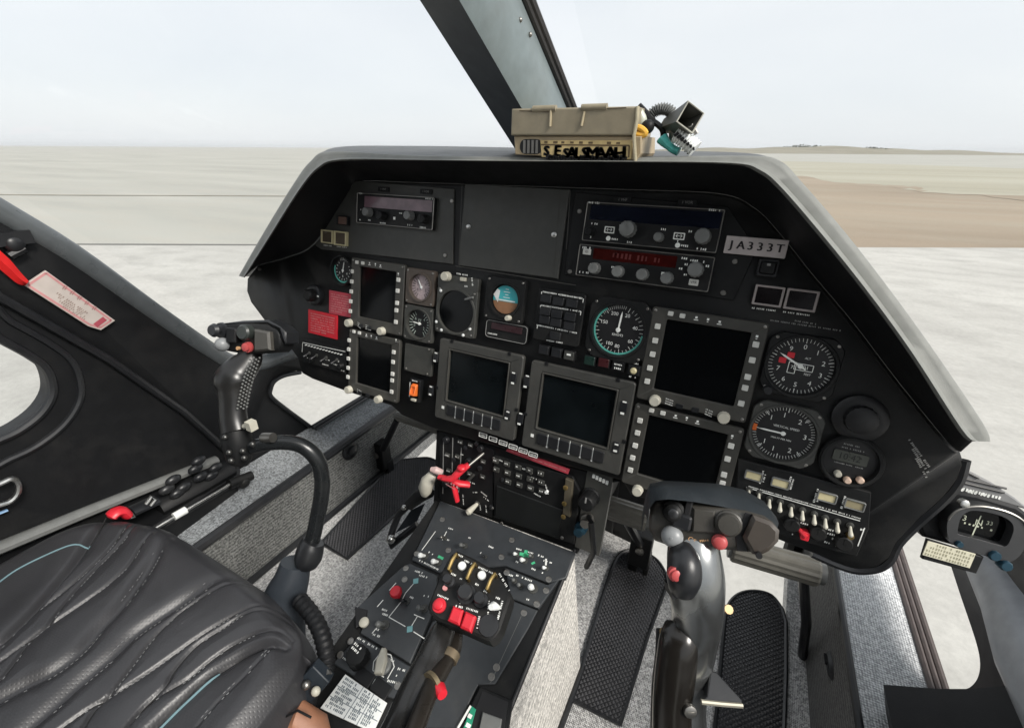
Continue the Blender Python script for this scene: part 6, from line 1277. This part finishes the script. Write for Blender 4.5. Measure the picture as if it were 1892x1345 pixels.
def pedal(label, bar, arm, r=.026, ribs=True, extra=None):
    a, b = bar; T = Thing('rudder_pedal', label, 'pedal', Matrix.Translation(arm[-1]), 'foot pedals')
    ax = (b-a).normalized(); m = MB(); k = 28
    nn_ = Vector((0, 0, 1)); nn_ = (nn_-ax*nn_.dot(ax)).normalized(); bb = ax.cross(nn_)
    def ringat(p, s_): return [p+(nn_*math.cos(2*math.pi*i/k)+bb*math.sin(2*math.pi*i/k))*r*s_*(1 if i % 2 else .93) for i in range(k)]
    m.rings([ringat(a, .9), ringat(a+ax*.004, 1), ringat(b-ax*.004, 1), ringat(b, .9)], True, True); T.part('foot_bar', m, mat('ribbed_grey', (.15, .145, .125), .45, grime=.15) if 'ribbed_grey' not in MT else MT['ribbed_grey'], world=True, sm=20)
    for c0_, c1_ in ((b, b+ax*.010), (a-ax*.006, a)): m = MB(); m.tube([c0_, c1_], r*.75, 16); T.part('end_cap', m, GREYP, world=True)
    m = MB(); m.tube(arm, .013, 10, flat=.7); T.part('arm', m, SATIN, world=True)
    mid = arm[len(arm)//2]; m = MB(); m.box(mid.x, mid.y, mid.z, .05, .04, .10); m.box(mid.x-.012, mid.y+.01, mid.z-.075, .022, .03, .09); m.box(mid.x+.02, mid.y+.01, mid.z-.085, .012, .03, .12); bk = T.part('bracket', m, BLK, world=True, bevel=.003)
    m = MB(); m.T = Matrix.Translation(mid+Vector((0, -.021, .006))) @ Matrix.Rotation(R(90), 4, 'X'); m.lathe([(.010, -.001), (.010, .004), (.006, .006)], n=14); T.part('bolt', m, STEEL, parent=bk, world=True)
    return T
PZ = FZ(1.135)
a, b = PZ.pt(1352, 1012), PZ.pt(1512, 1058); e0 = FY(.80).pt(1490, 1150)
pedal('right pedal with ribbed grey bar under the panel corner', (a, b), [b+Vector((-.02, 0, -.02)), e0, FY(.83).pt(1478, 1245), FY(.83).pt(1470, 1290)])
a, b = PZ.pt(1105, 930), PZ.pt(1196, 960)
pedal('short ribbed pedal bar showing left of the right cyclic head', (a, b), [a.lerp(b, .6)+Vector((0, 0, -.02)), FY(.86).pt(1185, 1010), FY(.92).pt(1180, 1040)])
a, b = FZ(1.17).pt(735, 768), FZ(1.17).pt(812, 793)
pedal('left footwell pedal with dark bar below the lower left display', (a, b), [a+Vector((.0, 0, -.01)), FY(.86).pt(704, 838), FY(.88).pt(672, 905)], r=.015)
T = Thing('brake_handle', 'black triangular handle beside the pedestal in the left footwell', 'handle', Matrix.Translation(FZ(1.02).pt(*z('H', 160, 890))))
hh_ = lambda x, y, zq=1.08: FZ(zq).pt(*z('H', x, y))
m = MB(); m.tube([hh_(300,640,1.12), hh_(215,720,1.08), hh_(175,820,1.05), hh_(150,905,1.03), hh_(160,940,1.02), hh_(230,880,1.04), hh_(345,790,1.07)], .008, 10); T.part('frame', m, SATIN, world=True)
m = MB(); m.add([hh_(300,690,1.08), hh_(190,850,1.04), hh_(340,775,1.06), hh_(400,640,1.10)], [(0, 1, 2, 3)]); T.part('web', m, POSTD, world=True)
m = MB(); m.ball(hh_(160,893,1.05), .010); T.part('pivot', m, CHROME, world=True)
m = MB(); m.tube([hh_(280,660,1.13), hh_(360,590,1.15), hh_(430,560,1.17)], [.012, .016, .014], 12); T.part('linkage', m, BLK, world=True)
m = MB(); m.ball(hh_(250,672,1.12), .006); T.part('bolt', m, CHROME, world=True)

# ------------------------------------------------------------------ box and cable bundle on the coaming
BF = FY(.603); s_ = lambda p, h=0: BF.uv(*z('S', *p), h)
T = Thing('tan_box', 'tan painted metal box with hinged lid and hand lettered yellow strip on the coaming', 'box', BF.M(*s_((660,550)), 0))
m = MB(); m.prism([s_(p) for p in ((130,150),(1225,128),(1222,240),(1198,384),(122,384))], -.085, .004, .0015); T.part('lid', ptow(m, BF), TAN, world=True, bevel=.0008)
m = MB(); m.prism([s_(p) for p in ((140,388),(1252,388),(1250,540),(1205,606),(1180,600),(150,548))], -.080, 0, .001); bd = T.part('body', ptow(m, BF), mat('tan_box_lower', (.38, .30, .19), .5, grime=.3, gs=20), world=True)
m = MB(); m.prism([s_(p) for p in ((372,425),(1180,425),(1165,590),(385,570))], -.001, .0012, .0004); lb = T.part('label', ptow(m, BF), mat('worn_label', (.55, .42, .20), .55, var=.35, vs=60), world=True)
m = MB(); 
for t, x, sz_ in (('S',430,.0135),('E',525,.0150),('S',600,.013),('A',650,.0165),('L',705,.0155),('S',765,.0155),('M',830,.0165),('A',905,.0155),('A',985,.0165),('H',1070,.0165)):
    u = s_((x, 540 if t not in 'SE' or x > 550 else 520)); rz = random.uniform(-.1, .1); [m.text(t, u[0]+dx, u[1]+dy, sz_*1.15, .0016+abs(dx)*.2+abs(dy)*.1, rz, 1.15) for dx in (-.0011, -.0004, .0004, .0011) for dy in (-.0005, .0005)]
for x in range(440, 1120, 24): u = s_((x, 575+random.uniform(-4, 8))); m.quad(u[0], u[1], .006, random.uniform(.003, .008), .0017, random.uniform(-.5, .5))
T.part('lettering', ptow(m, BF), DIAL, parent=lb, world=True)
m = MB(); u0, u1 = s_((380,462)), s_((1150,470)); m.line(*u0, *u1, .0016, .0015); u0, u1 = s_((1150,470)), s_((1145,575)); m.line(*u0, *u1, .0016, .0015); m.dashes(*s_((400,440)), *s_((1140,450)), .0028, .0015, .6, .012); T.part('ruling', ptow(m, BF), mat('brown_print', (.12, .08, .04), .6), parent=lb, world=True)
m = MB(); m.prism(rrect(.033, .018, .008, 4, *s_((290,480))), -.0005, .0008, .0002); T.part('vent', ptow(m, BF), DIAL, parent=bd, world=True)
m = MB()
for k in range(4): m.box(s_((235+k*36, 480))[0], s_((235, 480))[1], .001, .0035, .016, .0012)
T.part('vent_bar', ptow(m, BF), STEEL, parent=bd, world=True)
for a in ((415,120), (850,105)):
    m = MB(); u = s_(a); m.mi = 0; m.tube([(u[0]-.016, u[1]-.004, .002), (u[0]+.016, u[1]-.004, .002)], .0042, 10); T.part('hinge', ptow(m, BF), TAN, world=True)
for a, b in (((475,140),(470,305)), ((765,175),(742,300))):
    m = MB(); u, v = s_(a), s_(b); m.tube([(*u, .004), (*v, .0055)], .0016, 8); T.part('wire_clip', ptow(m, BF), mat('pale_wire', (.45, .38, .25), .4), world=True)
m = MB(); m.line(*s_((200,168)), *s_((470,178)), .0012, .0045); m.line(*s_((775,160)), *s_((1130,142)), .0012, .0045); T.part('lid_gap', ptow(m, BF), mat('gap_brown', (.08, .06, .035), .7), world=True)
m = MB(); m.tube([Vector((*s_((1226,130)), .003)), Vector((*s_((1224,240)), .004)), Vector((*s_((1196,384)), .004)), Vector((*s_((1205,605)), .002))], .0022, 8); T.part('edge_bead', ptow(m, BF), mat('bare_edge', (.52, .46, .32), .4, metal=.3), world=True)
q_ = lambda x, y, d=.64: FY(d).pt(*z('S', x, y))
T = Thing('cable_bundle', 'tangle of braided cable and yellow wires between the tan box and the square hood', 'cable', Matrix.Translation(q_(1300, 500)))
m = MB(); m.tube(smooth([q_(1232,120), q_(1290,180), q_(1330,240), q_(1400,290), q_(1440,340), q_(1445,430)], 4), .0035, 8); T.part('cable', m, BLK2, world=True)
m = MB(); pth = smooth([q_(1330,215,.65), q_(1380,165,.65), q_(1450,150,.65), q_(1510,175,.65), q_(1525,235,.65)], 18); m.tube(pth, [.0062*(1+.22*math.sin(i*1.3)) for i in range(len(pth))], 12); T.part('spiral_wrap', m, GREYP, world=True)
m = MB(); m.tube(smooth([q_(1200,310,.61), q_(1250,320,.61), q_(1290,360,.61), q_(1260,380,.61), q_(1205,370,.61)], 4), .0036, 8); T.part('wire', m, mat('yellow_wire', (.75, .42, .06), .4), world=True)
m = MB(); m.tube(smooth([q_(1225,180,.625), q_(1260,250,.625), q_(1240,330,.625)], 4), .006, 10); T.part('clear_hose', m, mat('milky_hose', (.5, .52, .44), .3), world=True)
m = MB(); m.ball(q_(1310, 305, .62), .008); T.part('plug', m, BLK, world=True)
T = Thing('square_hood', 'dark square tapered hood tilted up at the end of the cable bundle', 'hood', Matrix.Translation(q_(1560, 500)))
def sq(c, u, v, w): return [c+u*sx*w+v*sy_*w for sx, sy_ in ((-1, -1), (1, -1), (1, 1), (-1, 1))]
ax = (q_(1690,225,.605)-q_(1480,305,.65)).normalized(); u = ax.cross(Vector((0, 0, 1))).normalized(); v = u.cross(ax); cr, sr = math.cos(R(30)), math.sin(R(30)); u, v = u*cr+v*sr, v*cr-u*sr
c0, c1 = q_(1460,300,.65), q_(1680,225,.61)
m = MB(); m.rings([sq(c0, u, v, .006), sq(c1, u, v, .0125), sq(c1, u, v, .0108), sq(c0.lerp(c1, .25), u, v, .005)], True, True); T.part('hood', m, mat('dark_olive_grey', (.07, .07, .06), .45, grime=.25), world=True, sm=0)
m = MB(); q = sq(c1, u, v, .0117); m.tube(q+q[:1], .0011, 6); T.part('rim', m, mat('pale_rim', (.45, .44, .38), .4), world=True)
m = MB(); m.tube([q_(1640,330,.63), q_(1700,300,.62), q_(1735,370,.62)], .0028, 8); m.tube([c0.lerp(c1, .3), q_(1520,430,.64), q_(1480,500,.64)], .004, 8); T.part('bracket', m, STEEL, world=True)
T = Thing('ribbon_cable', 'teal and white ribbed cable lying below the square hood', 'cable', Matrix.Translation(q_(1600, 505)))
m = MB(); pth = smooth([q_(1430,400,.63), q_(1470,450,.63), q_(1530,500,.63), q_(1580,525,.63)], 6); m.tube(pth, [.011, .012, .012, .011, .0105, .010, .009, .009, .008]+[.008]*(len(pth)-9) if len(pth) > 9 else .010, 12, flat=.6); T.part('sleeve', m, mat('teal_sleeve', (.10, .50, .46), .4, var=.4, vs=120), world=True)
m = MB(); pth = smooth([q_(1560,370,.625), q_(1610,400,.625), q_(1670,450,.625), q_(1725,500,.625)], 16); m.tube(pth, [.013*(1+.10*math.sin(i*1.1)) for i in range(len(pth))], 12, flat=.7); T.part('ribbed_end', m, TAPE, world=True)
m = MB()
for k in range(7): a = q_(1540+k*27, 385+k*19, .611); b = q_(1590+k*22, 350+k*24, .611); m.tube([a, a.lerp(b, .8)], .0018, 6)
T.part('rib', m, DIAL, world=True)

# ------------------------------------------------------------------ compass on the right door frame
KF = Frame(FY(.64).pt(1800, 975), (.985, .17, 0), (.0, .30, .954)); r_ = lambda p, h=0: KF.uv(*z('R', *p), h)
T = Thing('magnetic_compass', 'standby compass in a black case with blue knobs and a cream card below', 'compass', KF.M(*r_((800,1060)), 0))
m = MB(); m.prism([r_(p) for p in ((295,700),(560,520),(650,470),(900,510),(1300,625),(1420,720),(1420,900),(1200,1075),(1090,1110),(860,1060),(380,925),(352,880))], -.050, -.008, .004); T.part('mount', ptow(m, KF), BLK2, world=True)
m = MB(); o = [r_(p) for p in ((520,760),(545,660),(640,590),(800,562),(960,580),(1110,625),(1220,690),(1275,770),(1278,860),(1240,970),(1180,1050),(1090,1085),(880,1030),(640,960),(540,880))]; o = [tuple(v) for v in smooth([Vector((*p, 0)) for p in o], 3, True)]
w_ = [r_(p) for p in ((622,800),(640,700),(680,640),(760,605),(900,620),(1040,660),(1120,710),(1145,770),(1130,840),(1080,935),(1000,925),(820,875),(640,830))]; w_ = [tuple(v) for v in smooth([Vector((*p, 0)) for p in w_], 3, True)]
m.prism(o, -.02, .010, holes=[w_]); cs = T.part('case', ptow(m, KF), mat('compass_case', (.035, .036, .038), .35, grime=.1), world=True, sm=30, bevel=.002)
m = MB(); m.prism(w_, -.012, -.002, .0003); T.part('bowl', ptow(m, KF), SCREEN, parent=cs, world=True)
def lg(m):
    m.dashes(*r_((650,735)), *r_((1000,830)), .0026, -.0015, .5, .0045); m.text('3', *r_((745,715)), .010, -.0015); m.text('33', *r_((985,765)), .007, -.0015); m.text('N', *r_((880,760)), .011, -.0014)
    m.line(*r_((900,690)), *r_((815,880)), .0014, -.0012); m.line(*r_((700,650)), *r_((665,690)), .006, -.0012)
m = MB(); lg(m); T.part('compass_card', ptow(m, KF), mat('lume', (.55, .58, .45), .5), parent=cs, world=True)
m = MB(); m.tube([Vector((p[0], p[1], .0105)) for p in o[2:26]], .0014, 6); T.part('case_highlight', ptow(m, KF), STEEL, parent=cs, world=True)  # thin bright tube added as the highlight on the case edge
for p, r0 in (((628,915),.0042), ((962,1025),.0065), ((1065,1118),.0068)):
    m = MB(); m.lathe([(r0, .004), (r0, .012), (r0*.8, .014)], *r_(p), n=18, flute=-.06); T.part('knob', ptow(m, KF), BLUE, world=True)
m = MB(); m.lathe([(.005, .006), (.005, .013), (.003, .014)], *r_((675,535)), n=12); T.part('screw', ptow(m, KF), CHROME, world=True)
m = MB(); m.prism([r_(p) for p in ((345,880),(870,1045),(800,1200),(290,1062))], .004, .010, .001); cf = T.part('card_holder', ptow(m, KF), BLK, world=True)
m = MB(); m.prism([r_(p, .011) for p in ((385,928),(843,1052),(785,1188),(332,1060))], .010, .0112, .0002); T.part('deviation_card', ptow(m, KF), CARD, parent=cf, world=True)
m = MB()
for k in range(4): t = .14+.24*k; m.dashes(*r_((385-53*t+14, 928+132*t+3), .011), *r_((843-58*t-14, 1052+136*t-3), .011), .0036, .0115, .55)
T.part('card_print', ptow(m, KF), mat('faint_print', (.34, .32, .22), .7), parent=cf, world=True)
m = MB(); sh = [(640,425),(760,265),(1060,400),(1300,560),(1450,680),(1300,640),(900,520),(650,475)]; m.prism([r_(p) for p in sh], -.045, -.012, .002); T.part('shelf', ptow(m, KF), mat('shelf_grey', (.20, .20, .20), .45, grime=.2), world=True)
m = MB()
for a, b in (((650,435),(1150,555)), ((760,470),(1040,535))): m.dashes(*r_(a), *r_(b), .0042, -.0112)
T.part('shelf_text', ptow(m, KF), WHT, world=True)
m = MB()
for a, b in (((700,385),(1180,500)), ((725,350),(1200,460)), ((800,295),(930,360))): m.tube([Vector((*r_(a), -.011)), Vector((*r_(b), -.011))], .0014, 6)
T.part('shelf_groove', ptow(m, KF), DIAL, world=True)

# ------------------------------------------------------------------ things on and beside the left door
T = Thing('instruction_placard', 'cream instruction placard with red border on the left door post', 'placard', LD.M(*LD.uv(*z('U', 700, 860)), .012))
u_ = lambda p, h=.013: LD.uv(*z('U', *p), h)
m = MB(); m.prism([u_(p) for p in ((475,562),(1192,1078),(1045,1178),(915,1138),(250,712))], .008, .0135, .0005); pl = T.part('plate', ptow(m, LD), mat('old_card', (.62, .55, .50), .5, var=.08), world=True)
m = MB(); bd_ = [u_(p) for p in ((475,585),(1150,1075),(1035,1150),(925,1118),(290,712))]
for a, b in zip(bd_, bd_[1:]+bd_[:1]): m.line(*a, *b, .0035, .0138)
T.part('border', ptow(m, LD), PINK, parent=pl, world=True)
m = MB()
for k in range(5): c = u_((670+k*76, 735+k*53)); m.text('#', c[0], c[1], .0115, .0139, -.55)
T.part('heading', ptow(m, LD), mat('dull_red_print', (.38, .18, .17), .6), parent=pl, world=True)
m = MB()
for k in range(4): m.dashes(*u_((585-k*2+k*16, 790+k*42)), *u_((900-k*8, 1000+k*22)), .004, .0139, .6)
m.mi = 0; T.part('print', ptow(m, LD), mat('dull_brown_print', (.36, .27, .23), .6), parent=pl, world=True)
m = MB(); m.line(*u_((985,1130)), *u_((1085,1055)), .009, .014); T.part('mark', ptow(m, LD), mat('print_red', (.45, .08, .11), .6), parent=pl, world=True)
m = MB(); L0 = [(-120,215),(0,352),(110,455),(215,580),(300,672)]; L1 = [(-120,430),(0,548),(90,625),(180,695),(262,718)]
row = lambda L, h: [LD.pt(*z('U', *p), h) for p in [tuple(v) for v in smooth(L, 4)]]
mid = [((a[0]+b[0])/2, (a[1]+b[1])/2) for a, b in zip(L0, L1)]
m.rings([row(L0, .016), row(mid, .023), row(L1, .016), row(L1, .014), row(mid, .019), row(L0, .014), row(L0, .016)], closed=False); solo('pull_ribbon', 'bright red cloth pull ribbon hanging at the left edge above the placard', 'ribbon', m, REDCL)
T = Thing('gas_strut', 'thin silver door strut with a white sleeve beside the left seat', 'strut', Matrix.Translation(FXL(-1.0).pt(*z('L', 800, 355))))
x_ = lambda x, y, d=-.985: FXL(d).pt(*z('L', x, y))
m = MB(); m.tube([x_(700,420), x_(1100,185)], .0042, 12); T.part('rod', m, CHROME, world=True)
m = MB(); m.tube([x_(822,345), x_(880,312)], .0085, 14); T.part('sleeve', m, TAPE, world=True)
m = MB(); m.tube([x_(1085,192), x_(1190,150)], .012, 12); m.ball(x_(1150, 180), .016); T.part('end_fitting', m, BLK, world=True)
m = MB(); m.tube([x_(720,425,-.99), x_(1090,205,-.99)], .004, 8); T.part('cover', m, BLK2, world=True)
T = Thing('seat_belt_buckle', 'harness buckle with a red release tab lying by the left door', 'buckle', Matrix.Translation(x_(600, 340)))
m = MB(); m.tube(smooth([x_(520,350), x_(545,325), x_(580,318), x_(608,345)], 3), [.009]+[.015]*8+[.009], 12, flat=.6); T.part('release_tab', m, RED, world=True)
m = MB(); m.tube([x_(612,352), x_(635,345), x_(625,330), x_(600,335)], .003, 8); m.tube([x_(690,285), x_(715,250), x_(735,262), x_(712,292)], .0035, 8); T.part('wire_loop', m, CHROME, world=True)
m = MB(); a, b = x_(620,320,-1.0), x_(740,265,-1.0); m.tube([a, b], .019, 10, flat=.45); T.part('body', m, SATIN, world=True)
T = Thing('ribbed_pouch', 'black quilted rubber pouch at the foot of the left door', 'pouch', Matrix.Translation(x_(900, 160, -1.02)))
m = MB(); a, b = x_(740,300,-1.03), x_(1080,110,-1.03); m.tube([a, a.lerp(b, .5), b], [.03, .036, .034], 12, flat=.7); pb = T.part('body', m, BLK2, world=True)
for (x, y) in ((820,170),(870,205),(925,118),(950,155),(1000,150),(1020,112),(790,215),(840,232),(940,80)):
    m = MB(); m.ball(x_(x, y, -1.0), .0125, 12, 8, (.7, 1.3, .8)); T.part('lobe', m, SATIN, parent=pb, world=True)
